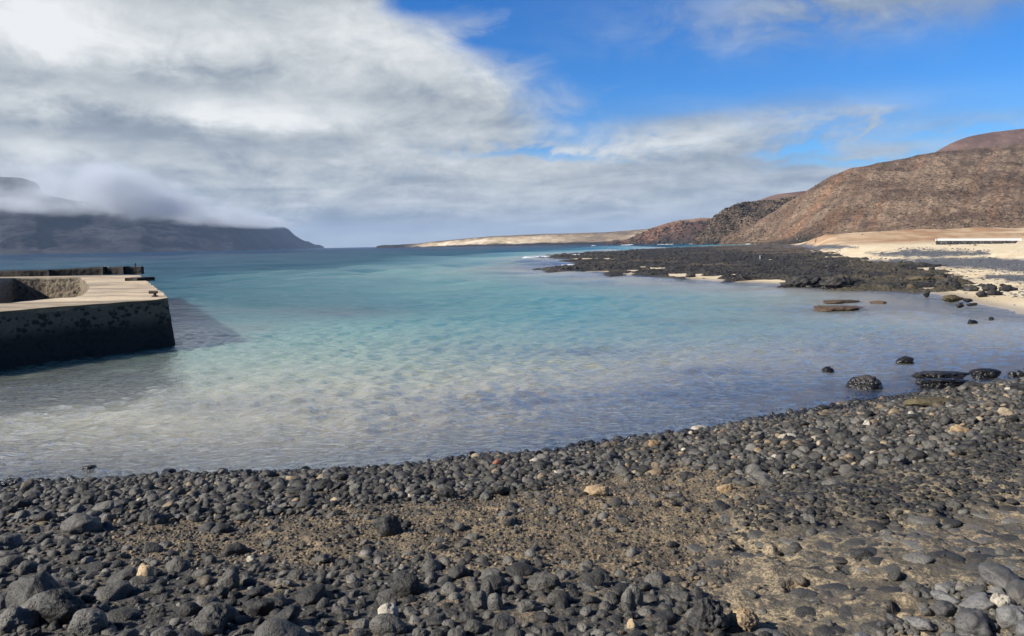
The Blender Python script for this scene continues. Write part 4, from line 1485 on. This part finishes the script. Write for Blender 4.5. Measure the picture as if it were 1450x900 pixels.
n.out(n.principled(n.mix(n.noise(P, 4, 4), (0.12, 0.12, 0.115), (0.2, 0.2, 0.19)), 0.9, n.bump(n.noise(P, 9, 3), 0.5, 0.05)))
bm_obj("block", lambda bm: bx(bm, 0, 0, hb / 2 - 0.1, 0.42, 0.40, hb + 0.3, 0.3), m_blk, mk, bevel=0.04)
bm_obj("plinth", lambda bm: bx(bm, 0, 0, -0.05, 0.62, 0.60, 0.25, 0.3), m_blk, mk, bevel=0.05)
# ------------------------------------------------------------------ cobbles
rg = np.random.default_rng(77)


def stone_density(u, v, s, y):
    """0..1 cover of loose cobbles at a beach spot, and size factor"""
    dp = np.maximum(sdpoly(u, v, P_PLAT), sdpoly(u, v, P_RIDGE))
    dg = np.maximum(sdpoly(u, v, P_GRAV), sdpoly(u, v, P_GRAV2))
    dc = sdpoly(u, v, P_CLUST)
    line = np.interp(u, [-400, 0, 300, 520, 700, 860, 960, 1050, 1240, 1450, 1800], [748, 742, 738, 716, 702, 676, 656, 688, 668, 645, 630])
    band = sstep(12, -8, v - line)
    fore = sstep(770, 830, v) * sstep(1080, 980, u) * 0.62
    leftf = sstep(740, 790, v) * sstep(330, 60, u) * 0.85
    mid = 0.42 * sstep(-10, 20, v - line)
    D = np.maximum.reduce([band, fore, leftf, mid])
    D = D * (1 - 0.82 * sstep(-16, 16, dg) * (1 - band))
    D = np.where(dp > 0, np.minimum(D, 0.035), D)
    D = np.maximum(D, sstep(-6, 14, dc))
    return D, band, dc


def scatter(n_, rmin, rmax, prob, ymax=24.0, pw=2.0):
    yy = rg.uniform(1.7, ymax, n_)
    xx = rg.uniform(-1, 1, n_) * (1.0 * yy + 1.2)
    t_ = rg.uniform(0, 1, n_) ** pw
    rad = rmin + (rmax - rmin) * t_
    return xx, yy, rad, np.full(n_, prob)


classes = [(3200, 0.11, 0.19, 0.05, 12, 2.0), (32000, 0.052, 0.12, 0.45, 24, 2.4), (104000, 0.030, 0.056, 0.85, 22, 1.0), (160000, 0.008, 0.028, 0.85, 10, 1.0)]
cand = [scatter(*c_) for c_ in classes]
CX = np.concatenate([c_[0] for c_ in cand]); CY = np.concatenate([c_[1] for c_ in cand]); CR = np.concatenate([c_[2] for c_ in cand]); CPb = np.concatenate([c_[3] for c_ in cand])
zb, sb = terrain(CX, CY, False)
ok = (sb > -2.0) & (CY < 26)
CX, CY, CR, CPb, zb, sb = CX[ok], CY[ok], CR[ok], CPb[ok], zb[ok], sb[ok]
cu, cv_ = proj(CX, CY, zb)
ok = (cu > -420) & (cu < 2050) & (cv_ < 1010)
CX, CY, CR, CPb, zb, sb, cu, cv_ = [q_[ok] for q_ in (CX, CY, CR, CPb, zb, sb, cu, cv_)]
Dn, band, dcl = stone_density(cu, cv_, sb, CY)
dg_ = np.maximum(sdpoly(cu, cv_, P_GRAV), sdpoly(cu, cv_, P_GRAV2))
clump = 0.65 + 0.7 * fbm(xy0(CX, CY, 1.3, 15.0), 3)
Dn = np.where(sb < 0, Dn * np.clip(0.9 + sb * 1.7, 0.10 * (sb > -1.9), 1), Dn)
big_ok = np.where(CR > 0.11, (1 - band) * 1.0 + 0.04, 1.0)                      # large boulders lie landward
big_ok = np.where((CR > 0.11) & (cu > 420) & (dcl < 0), big_ok * 0.45, big_ok)
small_cut = np.where((CR < 0.03) & (band > 0.5), 0.30, 1.0) * np.where((CR < 0.016) & (dg_ < -22), 0.25, 1.0)
acc = rg.uniform(0, 1, len(CX)) < np.clip(Dn * np.where(band > 0.5, 1, clump), 0, 1) * CPb * big_ok * small_cut * np.where(dcl > 0, 1.2, 1)
acc &= ~((dcl > -30) & (CR > 0.115))
smg = (CR < 0.022) & (dg_ > -22) & (CY < 10)
acc |= smg & (rg.uniform(0, 1, len(CX)) < 0.75)
for (rx_, ry_, rr_) in rock_spots:
    acc &= np.hypot(CX - rx_, CY - ry_) > rr_ * 0.9
idx = np.where(acc)[0]
# dart throwing, large first
cellsz = 0.12
gridh = {}
keep = []
order = idx[np.argsort(-CR[idx], kind='stable')]
for i in order:
    x, y, r0 = CX[i], CY[i], CR[i]
    f_ov = 0.62 if band[i] > 0.5 or dcl[i] > 0 else 0.80
    gx, gy = int(x // cellsz), int(y // cellsz)
    good = True
    rad_c = int((r0 + 0.19) // cellsz) + 1 if r0 > 0.05 else 2
    for ax in range(gx - rad_c, gx + rad_c + 1):
        for ay in range(gy - rad_c, gy + rad_c + 1):
            for (x2, y2, r2) in gridh.get((ax, ay), ()):
                if (x - x2) ** 2 + (y - y2) ** 2 < (f_ov * (r0 + r2)) ** 2:
                    good = False
                    break
            if not good:
                break
        if not good:
            break
    if good:
        keep.append(i)
        gridh.setdefault((gx, gy), []).append((x, y, r0))
keep = np.array(keep)
SXk, SYk, SRk = CX[keep], CY[keep], CR[keep]
SUk, SVk, Sband, Ssd, Sdc = cu[keep], cv_[keep], band[keep], sb[keep], dcl[keep]
Sgr = dg_[keep]
SZk = ground_z(SXk, SYk)
pxr = SRk * FPX / np.hypot(SYk, CAM_H - SZk)
print("stones", len(keep))

# cobbles set flush in the cemented platform and the rough dark ridge
ne = 150000
ex = rg.uniform(0, 1, ne); ey = 2.0 + 15 * rg.uniform(0, 1, ne) ** 1.3
ex = (ex * 1.25 - 0.15) * (1.05 * ey + 1.0)
er = 0.020 + 0.085 * rg.uniform(0, 1, ne) ** 3.0
ez, es = terrain(ex, ey, False)
eu, ev = proj(ex, ey, ez)
jit = 20 * fbm(xy0(ex, ey, 1.6, 2.0), 3)
epl = sdpoly(eu, ev, P_PLAT) + jit
erd = sdpoly(eu, ev, P_RIDGE) + jit
esel = ((epl > 0) | (erd > 0)) & (eu < 2000) & (ev < 1000) & (es > 0.5) & ~((epl > 0) & (erd < 0) & (fbm(xy0(ex, ey, 1.1, 77.0), 3) > 0.35))
er = np.where(erd > 0, 0.014 + 0.25 * er, er)
e_i = np.where(esel)[0]
gridh = {}
ekeep = []
for i in e_i[np.argsort(-er[e_i])]:
    x, y, r0 = ex[i], ey[i], er[i]
    gx, gy = int(x // 0.1), int(y // 0.1)
    f_ov = 0.60 if erd[i] > 0 else 0.78
    good = True
    for ax in range(gx - 2, gx + 3):
        for ay in range(gy - 2, gy + 3):
            for (x2, y2, r2) in gridh.get((ax, ay), ()):
                if (x - x2) ** 2 + (y - y2) ** 2 < (f_ov * (r0 + r2)) ** 2:
                    good = False
    if good:
        ekeep.append(i)
        gridh.setdefault((gx, gy), []).append((x, y, r0))
ekeep = np.array(ekeep)
print("embedded", len(ekeep))
EX, EY, ER, ERD = ex[ekeep], ey[ekeep], er[ekeep], erd[ekeep]
EZ = ground_z(EX, EY)

# templates: worn ovals, broken blocks, vesicular lumps
def dimset(seed):
    r_g = np.random.default_rng(seed)
    return (1.0, r_g.uniform(0.66, 0.95), r_g.uniform(0.42, 0.72))


TPL = {}
for sub_, cnt in ((1, 10), (2, 14), (3, 14)):
    L_ = []
    for k in range(cnt):
        kind = k % 7
        if kind in (0, 1):
            L_.append(rock_verts(100 + k, sub_, 0.16, 0.03, 8, 9, dimset(k)))
        elif kind in (2, 3, 4, 6):
            L_.append(rock_verts(200 + k, sub_, 0.18, 0.06, 9, 22, dimset(k + 50)))
        else:
            L_.append(rock_verts(300 + k, sub_, 0.26, 0.07, 6, 6, dimset(k + 90), 0.05))
    TPL[sub_] = L_

# the ~285 stones that show largest become objects
infr = (SUk > -10) & (SUk < 1460) & (SVk < 912)
score = np.where(infr, pxr, 0)
top = np.argsort(-score)[:262]
istop = np.zeros(len(keep), bool)
istop[top] = True

parts_V, parts_F, parts_r = [], [], []
base_i = 0
tilt = rg.normal(size=(len(keep), 2)) * 0.30
rzs = rg.uniform(0, 2 * math.pi, len(keep))
rnds = rg.uniform(0, 1, len(keep))
tpk = rg.integers(0, 1000, len(keep))
lift = np.where((Sband > 0.5) | (Sdc > 0), rg.uniform(0.05, 0.65, len(keep)), rg.uniform(-0.20, 0.35, len(keep)))
for j in range(len(keep)):
    if istop[j]:
        continue
    sub_ = 1 if pxr[j] < 3.2 else (2 if pxr[j] < 7.5 else 3)
    Vt, Ft_ = TPL[sub_][tpk[j] % len(TPL[sub_])]
    Rm = rotm(tilt[j, 0], tilt[j, 1], rzs[j])
    P_ = Vt @ Rm.T * SRk[j]
    P_ = P_ + np.array((SXk[j], SYk[j], SZk[j] + SRk[j] * lift[j] * 0.6))
    parts_V.append(P_)
    parts_F.append(Ft_ + base_i)
    base_i += len(P_)
    rv_ = rnds[j]
    if rv_ > 0.985 and rg.uniform() < 0.6:
        rv_ *= 0.6
    if rv_ > 0.958 and SYk[j] < 6.5 and SUk[j] < 1000:
        rv_ *= 0.9
    if SUk[j] > 900 and Sband[j] > 0.5 and rg.uniform() < 0.05:
        rv_ = rg.uniform(0.94, 0.99)
    if Sgr[j] > -22 and SRk[j] < 0.024:
        rv_ = rg.uniform(0.935, 0.982) if rg.uniform() < 0.40 else rv_ * 0.75
    if Sdc[j] > 0 and rv_ < 0.958:
        rv_ = 0.6 + 0.34 * rv_
    parts_r.append(np.full(len(P_), rv_))
for j in range(len(EX)):
    dpx = ER[j] * FPX / math.hypot(EY[j], CAM_H - EZ[j])
    Vt, Ft_ = TPL[1 if dpx < 4 else (2 if dpx < 9 else 3)][j % 10]
    Rm = rotm(rg.normal() * 0.15, rg.normal() * 0.15, rg.uniform(0, 6.28))
    rid = ERD[j] > 0
    P_ = Vt @ Rm.T * ER[j] * np.array((1.1, 1.1, 0.8 if rid else 0.40))
    P_ = P_ + np.array((EX[j], EY[j], EZ[j] + (0.0 if rid else -0.08 - 0.12 * rg.uniform()) * ER[j]))
    parts_V.append(P_)
    parts_F.append(Ft_ + base_i)
    base_i += len(P_)
    rv_ = rg.uniform(0.02, 0.42) if rid else rg.uniform(0.2, 0.95)
    parts_r.append(np.full(len(P_), rv_))
me = mesh_np("cobbles", np.concatenate(parts_V), np.concatenate(parts_F))
attr_f(me, "rnd", np.concatenate(parts_r))
print("stuff verts", base_i)
link("small_cobbles", me, m_cob_stuff, kind="stuff", label="mass of small dark lava cobbles and pebbles covering the beach")

HI = []
for k in range(16):
    kind = k % 8
    if kind in (0, 1, 2, 5):
        HI.append(rock_verts(400 + k, 4, 0.17, 0.030, 8, 10, dimset(k), 0.0, 4))
    elif kind in (3, 6):
        HI.append(rock_verts(500 + k, 4, 0.20, 0.055, 9, 26, dimset(k + 50), 0.0, 4))
    else:
        HI.append(rock_verts(600 + k, 4, 0.26, 0.06, 6, 7, dimset(k + 90), 0.05, 4))
HIM = [mesh_np("lava_cobble", v_, f_) for v_, f_ in HI]
HIMG = [m_.copy() for m_ in HIM]
for m_ in HIM:
    m_.materials.append(m_cob)
for m_ in HIMG:
    m_.materials.append(m_cobg)


def zone_label(u, v, band_, dc_, rad):
    if dc_ > 0:
        return ("pale grey pitted lava cobble heaped at the corner of the brown rock platform", "grey cobbles on the platform corner")
    if band_ > 0.5:
        return ("dark lava cobble among the larger stones of the band along the waterline", "larger cobbles of the shore band")
    if u < 250:
        return ("large dark lava stone lying in the bottom left corner of the beach", "large stones in the bottom left corner")
    if u < 560:
        return ("large dark lava stone on brown gravel, left of the bottom middle", "large stones left of the bottom middle")
    if u < 1000:
        return ("large dark lava stone bedded in tan gravel at the bottom middle", "large stones at the bottom middle")
    return ("loose dark stone lying on the flat brown rock platform", "loose stones on the platform")


for j in top:
    grey = Sdc[j] > 0
    o = link("lava_cobble", (HIMG if grey else HIM)[tpk[j] % 16])
    o.location = (SXk[j], SYk[j], SZk[j] + SRk[j] * lift[j] * 0.6)
    o.rotation_euler = (tilt[j, 0], tilt[j, 1], rzs[j])
    o.scale = (SRk[j],) * 3
    lb, gp_ = zone_label(SUk[j], SVk[j], Sband[j], Sdc[j], SRk[j])
    o["label"], o["category"], o["group"] = lb, "cobble", gp_

# stones one can point to
special = [
    ("boulder", 48, 866, 78, 50, m_cob, "big smooth dark boulder with one flat lit side, at the left edge of the beach", "boulder", 1, .03, .12, 7, 24, .7),
    ("boulder", 92, 886, 62, 40, m_cob, "big dark boulder with rippled top just below the flat sided one", "boulder", 2, .06, .25, 8, 20, .7),
    ("boulder", 24, 899, 52, 30, m_cob, "rounded brownish boulder in the lowest left corner", "boulder", 3, .04, .2, 7, 8, .8),
    ("boulder", 128, 905, 50, 28, m_cob, "pitted dark block with flat top at the bottom edge, left", "boulder", 4, .03, .12, 7, 16, .8),
    ("boulder", 303, 897, 54, 27, m_cob, "smooth grey stone with two hollows in its lit side", "boulder", 5, .02, .3, 4, 5, .7),
    ("boulder", 550, 755, 42, 27, m_cob, "dark pointed boulder rising alone from the tan gravel", "boulder", 6, .03, .2, 6, 10, .8),
    ("boulder", 578, 845, 44, 27, m_cob, "squarish dark boulder half sunk in tan gravel", "boulder", 7, .02, .14, 6, 10, .8),
    ("boulder", 550, 900, 50, 24, m_cob, "long smooth cylinder shaped dark stone at the bottom edge", "boulder", 8, .02, .1, 4, 6, .5),
    ("boulder", 325, 842, 30, 24, m_cob, "dark wedge shaped stone, steep and pointed, in brown gravel", "boulder", 9, .03, .2, 6, 12, .8),
    ("pale_stone", 208, 824, 24, 24, m_tan, "upright tan pointed stone among dark boulders", "stone", 10, .05, .2, 6, 12, .7),
    ("pale_stone", 895, 893, 14, 13, m_tan, "small orange tan stone between dark ones at the bottom edge", "stone", 11, .05, .2, 6, 10, .8),
    ("pale_stone", 355, 792, 13, 8, m_white, "small whitish stone beside two smooth grey pebbles", "stone", 12, .05, .2, 6, 8, .8),
    ("pale_stone", 550, 874, 28, 20, m_white, "shiny whitish grey stone above the long smooth one at the bottom edge", "stone", 13, .05, .2, 6, 12, .8),
    ("red_stone", 705, 664, 17, 10, m_redst, "brick red stone on the dark cobble band by the water", "stone", 14, .05, .2, 6, 10, .8),
    ("pale_stone", 845, 706, 36, 13, m_tan, "flat tan slab at the lower rim of the cobble band", "stone", 15, .06, .2, 6, 10, .6),
    ("pale_stone", 1360, 612, 32, 13, m_tan, "yellow tan pitted slab in the cobble band, the largest there", "stone", 16, .10, .2, 6, 10, .7),
    ("pale_stone", 1026, 695, 22, 12, m_tan, "tan lumpy stone at the left end of the dark ridge", "stone", 17, .10, .2, 6, 10, .7),
    ("pale_stone", 1405, 641, 34, 7, m_tan, "flat tan slab in fine grey pebbles above the ridge", "stone", 18, .06, .2, 6, 10, .6),
    ("pale_stone", 1228, 604, 12, 9, m_white, "cream stone in the middle of the right cobble band", "stone", 19, .06, .2, 6, 10, .8),
    ("pale_stone", 991, 611, 26, 7, m_white, "low cream slab at the water's edge of the cobbles", "stone", 20, .06, .2, 6, 10, .6),
    ("pale_stone", 925, 632, 24, 9, m_tan, "tan slab near the waterline beside wet black stones", "stone", 21, .06, .2, 6, 10, .7),
    ("pale_stone", 1190, 625, 11, 8, m_white, "round cream pebble, seaward of a long brown slab", "stone", 22, .05, .2, 6, 8, .8),
    ("pale_stone", 1290, 593, 9, 7, m_white, "bright white pebble just below the long dark ledge", "stone", 23, .05, .2, 6, 8, .8),
    ("pale_stone", 1416, 878, 28, 22, m_white, "cream and brown pitted stone on the grey cobble heap", "stone", 24, .14, .25, 6, 8, .8),
    ("pale_stone", 1427, 894, 13, 10, m_tan, "small yellow tan stone below the cream pitted one", "stone", 25, .06, .2, 6, 8, .8),
    ("pale_stone", 1385, 899, 16, 9, m_white, "white stone at the bottom edge of the grey heap", "stone", 26, .06, .2, 6, 8, .8),
    ("conglomerate_lump", 1052, 884, 46, 24, m_tan, "pale lump of pebbly conglomerate with dark hollows", "rock lump", 27, .13, .25, 8, 10, .8),
    ("boulder", 1003, 892, 54, 42, m_rough, "knobbly dark rock beside the pale pebbly lump", "boulder", 28, .16, .3, 6, 8, .7),
    ("boulder", 770, 832, 46, 20, m_cob, "long smooth dark stone with a crease, in tan gravel", "boulder", 29, .02, .2, 5, 6, .6),
    ("boulder", 690, 848, 20, 20, m_cob, "left of two rounded stones standing against each other", "boulder", 30, .02, .1, 4, 6, .8),
    ("boulder", 702, 868, 22, 22, m_cob, "front one of two rounded stones standing against each other", "boulder", 31, .02, .1, 4, 6, .8),
    ("boulder", 790, 856, 36, 18, m_cob, "smooth oval dark stone lying on pale gravel", "boulder", 32, .015, .08, 4, 5, .7),
    ("boulder", 895, 856, 30, 30, m_cob, "dark cone shaped stone with a steep shaded right side", "boulder", 33, .03, .2, 6, 12, .8),
    ("boulder", 1222, 786, 26, 12, m_cob, "smooth black dome on the brown platform", "boulder", 34, .02, .1, 4, 6, .8),
    ("boulder", 1292, 842, 34, 14, m_cob, "long dark stone at the upper end of the grey heap", "boulder", 35, .03, .2, 6, 10, .6),
    ("ledge_slab", 1325, 578, 92, 11, m_olive, "long thin brown ledge slab with a dark underside, in the cobbles near the outcrop", "slab", 36, .06, .12, 8, 14, .3),
]
for q_ in special:
    nm, u0, v0, w0_, h0_, mt, lb, ct, sd_, rgh, lw, plns, shp, dp_ = q_
    rock_obj(nm, u0, v0, w0_, h0_, mt, lb, ct, 700 + sd_, rough=rgh, low=lw, planes=plns, sharp=shp, depth=dp_, sub=5 if w0_ > 30 else 4, fscale=4.0, sink=0.35, pit=0.05 if rgh > .12 else 0.0,
             rz=(0.0 if dp_ < 0.55 else sd_ * 1.3))

# rubble on the lava shelf and pebbles on the far sand
def scatter_mass(name, X_, Y_, Z_, R_, rnd_, mat, label, subs=1, flat=0.7):
    PV, PF, PR = [], [], []
    b = 0
    T_ = TPL[subs]
    for k in range(len(X_)):
        Vt, Ft_ = T_[k % len(T_)]
        Rm = rotm(rg.normal() * 0.3, rg.normal() * 0.3, rg.uniform(0, 6.28))
        P_ = Vt @ Rm.T * R_[k] * np.array((1, 1, flat)) + np.array((X_[k], Y_[k], Z_[k]))
        PV.append(P_)
        PF.append(Ft_ + b)
        PR.append(np.full(len(P_), rnd_[k]))
        b += len(P_)
    me_ = mesh_np(name, np.concatenate(PV), np.concatenate(PF))
    attr_f(me_, "rnd", np.concatenate(PR))
    return link(name, me_, mat, kind="stuff", label=label)


nsh = 26000
fu = rg.uniform(770, 1370, nsh); fv = 345 + (420 - 345) * rg.uniform(0, 1, nsh) ** 1.3
Pq = np.array([onz(a, b, 0.3) for a, b in zip(fu, fv)])
inside = sdpoly(Pq[:, 0], Pq[:, 1], SHW) + 2.0 * fbm(xy0(Pq[:, 0], Pq[:, 1], 0.12, 9.0), 3)
sel = (inside > 0.2) & (Pq[:, 1] > 30) & (Pq[:, 1] < 600)
Pq = Pq[sel]
ia = np.clip(np.searchsorted(shelf_az, np.arctan2(Pq[:, 0], Pq[:, 1])), 0, len(shelf_az) - 1)
ir = np.clip(np.searchsorted(shelf_r, np.hypot(Pq[:, 0], Pq[:, 1])), 0, len(shelf_r) - 1)
zz = _szv.reshape(len(shelf_r), len(shelf_az))[ir, ia]
szr = (0.06 + 0.30 * rg.uniform(0, 1, len(Pq)) ** 4) * np.clip(Pq[:, 1] / 90, 0.7, 2.2)
m_shr = stone_mat("shelf_rubble_rock", [(0, (0.014, 0.013, 0.013)), (0.6, (0.034, 0.031, 0.028)), (0.9, (0.085, 0.070, 0.05)), (1, (0.15, 0.12, 0.09))], 'attr', 0.75, 5.0, 0.9, 0.06, wetline=False)
uq, vq = proj(Pq[:, 0], Pq[:, 1], zz)
oq = sstep(-0.1, 0.4, fbm(xy0(Pq[:, 0], Pq[:, 1], 0.10, 31.0), 4) + 0.6 * sstep(1050, 1230, uq) - 0.40) + sstep(0.0, 0.5, fbm(xy0(Pq[:, 0], Pq[:, 1], 0.06, 51.0), 4) + 0.9 * sstep(955, 1060, uq) * sstep(363, 352, vq) - 0.35)
rq = np.clip(rg.uniform(0, 0.8, len(Pq)) + 0.28 * np.clip(oq, 0, 1), 0, 1)
szr = szr * (1 - 0.45 * np.clip(oq, 0, 1))
scatter_mass("shelf_rubble", Pq[:, 0], Pq[:, 1], zz - 0.02, szr, rq, m_shr, flat=0.6, label="loose black lava rubble covering the low shelf across the bay")

npb = 16000
fu = rg.uniform(1095, 1600, npb); fv = 343 + (440 - 343) * rg.uniform(0, 1, npb)
Pq = np.array([onz(a, b, 0.9) for a, b in zip(fu, fv)])
ss = sdpoly(Pq[:, 0], Pq[:, 1], COAST)
ush, vsh = proj(Pq[:, 0], Pq[:, 1], np.full(len(Pq), 0.9))
bnd = np.maximum.reduce([sdpoly(ush, vsh, q_) for q_ in (
    [(1225, 358), (1300, 353), (1400, 356), (1402, 361), (1320, 364), (1250, 362)],
    [(1150, 372), (1290, 366), (1400, 363), (1470, 369), (1700, 372), (1700, 386), (1450, 386), (1390, 380), (1300, 376), (1200, 382)],
    [(1385, 391), (1450, 388), (1700, 386), (1700, 398), (1440, 400)], [(1110, 347), (1165, 345), (1215, 350), (1150, 354), (1108, 352)])])
pk = np.where(bnd > -1, 0.85, 0.04)
sel = (ss > 0.8) & (rg.uniform(0, 1, npb) < pk) & (sdpoly(Pq[:, 0], Pq[:, 1], SHW) < 0.5) & (Pq[:, 1] < 500)
Pq = Pq[sel]
zz = ground_z(Pq[:, 0], Pq[:, 1])
m_pbl = stone_mat("beach_pebble_rock", [(0, (0.05, 0.05, 0.053)), (0.6, (0.10, 0.10, 0.105)), (0.9, (0.17, 0.165, 0.16)), (1, (0.33, 0.29, 0.24))], 'attr', 0.8, 6.0, 0.6, 0.04, wetline=False)
scatter_mass("beach_pebbles", Pq[:, 0], Pq[:, 1], zz, (0.05 + 0.13 * rg.uniform(0, 1, len(Pq)) ** 2) * np.clip(Pq[:, 1] / 70, 0.7, 2.6), rg.uniform(0, 1, len(Pq)), m_pbl, "bands of grey pebbles lying on the pale sand across the bay")

# scrub and loose rocks on the slopes
def on_grid(G, k, tmin, tmax, umin=0.0, umax=1.0):
    Mr, Nc = G.shape[:2]
    i = (rg.uniform(tmin, tmax, k) * (Mr - 1)).astype(int)
    j = (rg.uniform(umin, umax, k) * (Nc - 1)).astype(int)
    P_ = G[i, j] + rg.normal(size=(k, 3)) * np.array((0.8, 1.2, 0.0))
    return P_


A_ = on_grid(G_main, 17000, 0.03, 1.0, 0.0, 0.62)
B_ = on_grid(G_cliff, 6000, 0.02, 1.0, 0.0, 0.8)
C_ = on_grid(G_red, 2500, 0.02, 0.9, 0.0, 0.8)
m_scr = stone_mat("slope_scrub_rock", [(0, (0.030, 0.022, 0.017)), (0.40, (0.085, 0.060, 0.040)), (0.65, (0.16, 0.12, 0.075)), (0.92, (0.25, 0.195, 0.125)), (1, (0.34, 0.27, 0.18))], 'attr', 0.9, 1.5, 0.5, 0.1, pits=False, wetline=False)
A_ = A_[rg.uniform(0, 1, len(A_)) < 0.55 + 0.8 * fbm(A_ * 0.012, 4)]
rA = rg.uniform(0, 1, len(A_)) ** 1.2
rB = rg.uniform(0, 0.75, len(B_)) ** 1.3
rC = rg.uniform(0, 0.45, len(C_))
AP = np.concatenate([A_, B_, C_])
scatter_mass("slope_scrub", AP[:, 0], AP[:, 1], AP[:, 2] + 0.05, np.concatenate([0.28 + 0.70 * rg.uniform(0, 1, len(A_)) ** 3, 0.5 + 1.6 * rg.uniform(0, 1, len(B_)) ** 2.5, 0.8 + 2.2 * rg.uniform(0, 1, len(C_)) ** 2.5]),
             np.concatenate([rA, rB, rC]), m_scr, "dry low scrub and loose rocks speckling the volcanic slopes", flat=0.75)

# white water where the swell meets the shelf and the cliff foot
m_foam, n = material("white_water")
P = n.pos()
n.out(n.principled((0.80, 0.83, 0.85), 0.6, n.bump(n.noise(P, 2, 4), 0.6, 0.2)))
fx = []
for (ua, va, ub, vb, cnt, rs) in [(742, 364.4, 784, 362.6, 40, 0.55), (806, 361.6, 834, 359.6, 60, 0.75), (798, 375.8, 814, 374.6, 26, 0.40), (742, 365.2, 760, 364.8, 14, 0.4),
                                  (1036, 344.9, 1066, 345.6, 26, 1.5), (1043, 343.6, 1052, 343.9, 8, 1.6), (838, 343.6, 846, 343.7, 8, 2.2), (884, 343.6, 896, 343.7, 8, 2.2), (930, 343.7, 952, 343.9, 8, 1.6), (975, 344.1, 996, 344.4, 6, 1.4), (826, 343.5, 834, 343.6, 5, 2.0)]:
    for k in range(cnt):
        t_ = rg.uniform()
        qq = onz(ua + (ub - ua) * t_ + rg.normal() * 1.0, va + (vb - va) * t_ + rg.normal() * 0.15, 0.02)
        if qq[1] > 900 or qq[1] < 0:
            qq = qq / np.linalg.norm(qq[:2]) * 900
        fx.append((qq[0], qq[1], 0.0, rs * rg.uniform(0.4, 1.2)))
fx = np.array(fx)
PV, PF, b = [], [], 0
for k in range(len(fx)):
    Vt, Ft_ = TPL[2][k % 14]
    s_ = fx[k, 3]
    P_ = Vt * np.array((s_ * 1.8, s_ * 1.1, s_ * 0.42)) + fx[k, :3] * np.array((1, 1, 0)) + np.array((0, 0, 0.03))
    PV.append(P_); PF.append(Ft_ + b); b += len(P_)
link("surf_foam", mesh_np("surf_foam", np.concatenate(PV), np.concatenate(PF)), m_foam, kind="stuff", label="white surf breaking along the lava shelf tips and cliff foot")
# ------------------------------------------------------------------ cloud lying on the mountain, and the air
m_cl = bpy.data.materials.new("mountain_cloud")
m_cl.use_nodes = True
n = NT(m_cl.node_tree)
P = n.pos()
OC = n.objco()
a = n.noise(n.vscale(P, (0.0075, 0.0060, 0.013)), 1.0, 8.0, 0.62, 0.5)
rad = n.new('ShaderNodeVectorMath', operation='LENGTH')
n.put(rad.inputs[0], OC)
sh_ = n.math('SUBTRACT', 1.0, rad.outputs['Value'])
den = n.mapr(n.math('ADD', sh_, n.math('MULTIPLY', n.math('SUBTRACT', a, 0.5), 2.6)), 0.10, 0.70)
den = n.math('MULTIPLY', den, n.mapr(sh_, 0.0, 0.22))
pv = n.new('ShaderNodeVolumePrincipled')
pv.inputs['Color'].default_value = (0.88, 0.91, 0.95, 1)
n.put(pv.inputs['Density'], n.math('MULTIPLY', den, 0.0055))
pv.inputs['Anisotropy'].default_value = 0.2
n.out(None, pv.outputs[0])
pme = mesh_np("mountain_cloud", ICO[3][0] * 1.03, ICO[3][1])
pme.materials.append(m_cl)
# (u, v, D, half width px, half height px, half depth m)
PUFF = [(-330, 268, 2100, 170, 52, 420), (-150, 272, 2050, 130, 44, 380), (-25, 284, 2000, 46, 25, 330), (30, 290, 2030, 34, 13, 300), (112, 266, 2100, 74, 50, 380), (150, 262, 2250, 60, 50, 380), (195, 278, 2300, 80, 44, 420),
        (255, 296, 2600, 75, 26, 450), (320, 307, 3000, 66, 17, 500), (372, 315, 3500, 44, 11, 550)]
for (u, v, D, hw, hh_, hd) in PUFF:
    o = link("mountain_cloud", pme, None, kind="stuff", label="low grey cloud lying along the top of the dark mountain")
    q = atD(u, v, D)
    o.location = q
    o.scale = (hw / FPX * D, hd, hh_ / FPX * D)

m_hz = bpy.data.materials.new("sea_air")
m_hz.use_nodes = True
n = NT(m_hz.node_tree)
pv = n.new('ShaderNodeVolumePrincipled')
pv.inputs['Color'].default_value = (0.56, 0.74, 1.0, 1)
pv.inputs['Density'].default_value = 0.6e-4
pv.inputs['Anisotropy'].default_value = 0.0
n.out(None, pv.outputs[0])
bm_obj("haze", lambda bm: bx(bm, 0, 6000, 155, 26000, 13000, 334), m_hz, None, kind="stuff", label="thin sea haze over the bay")
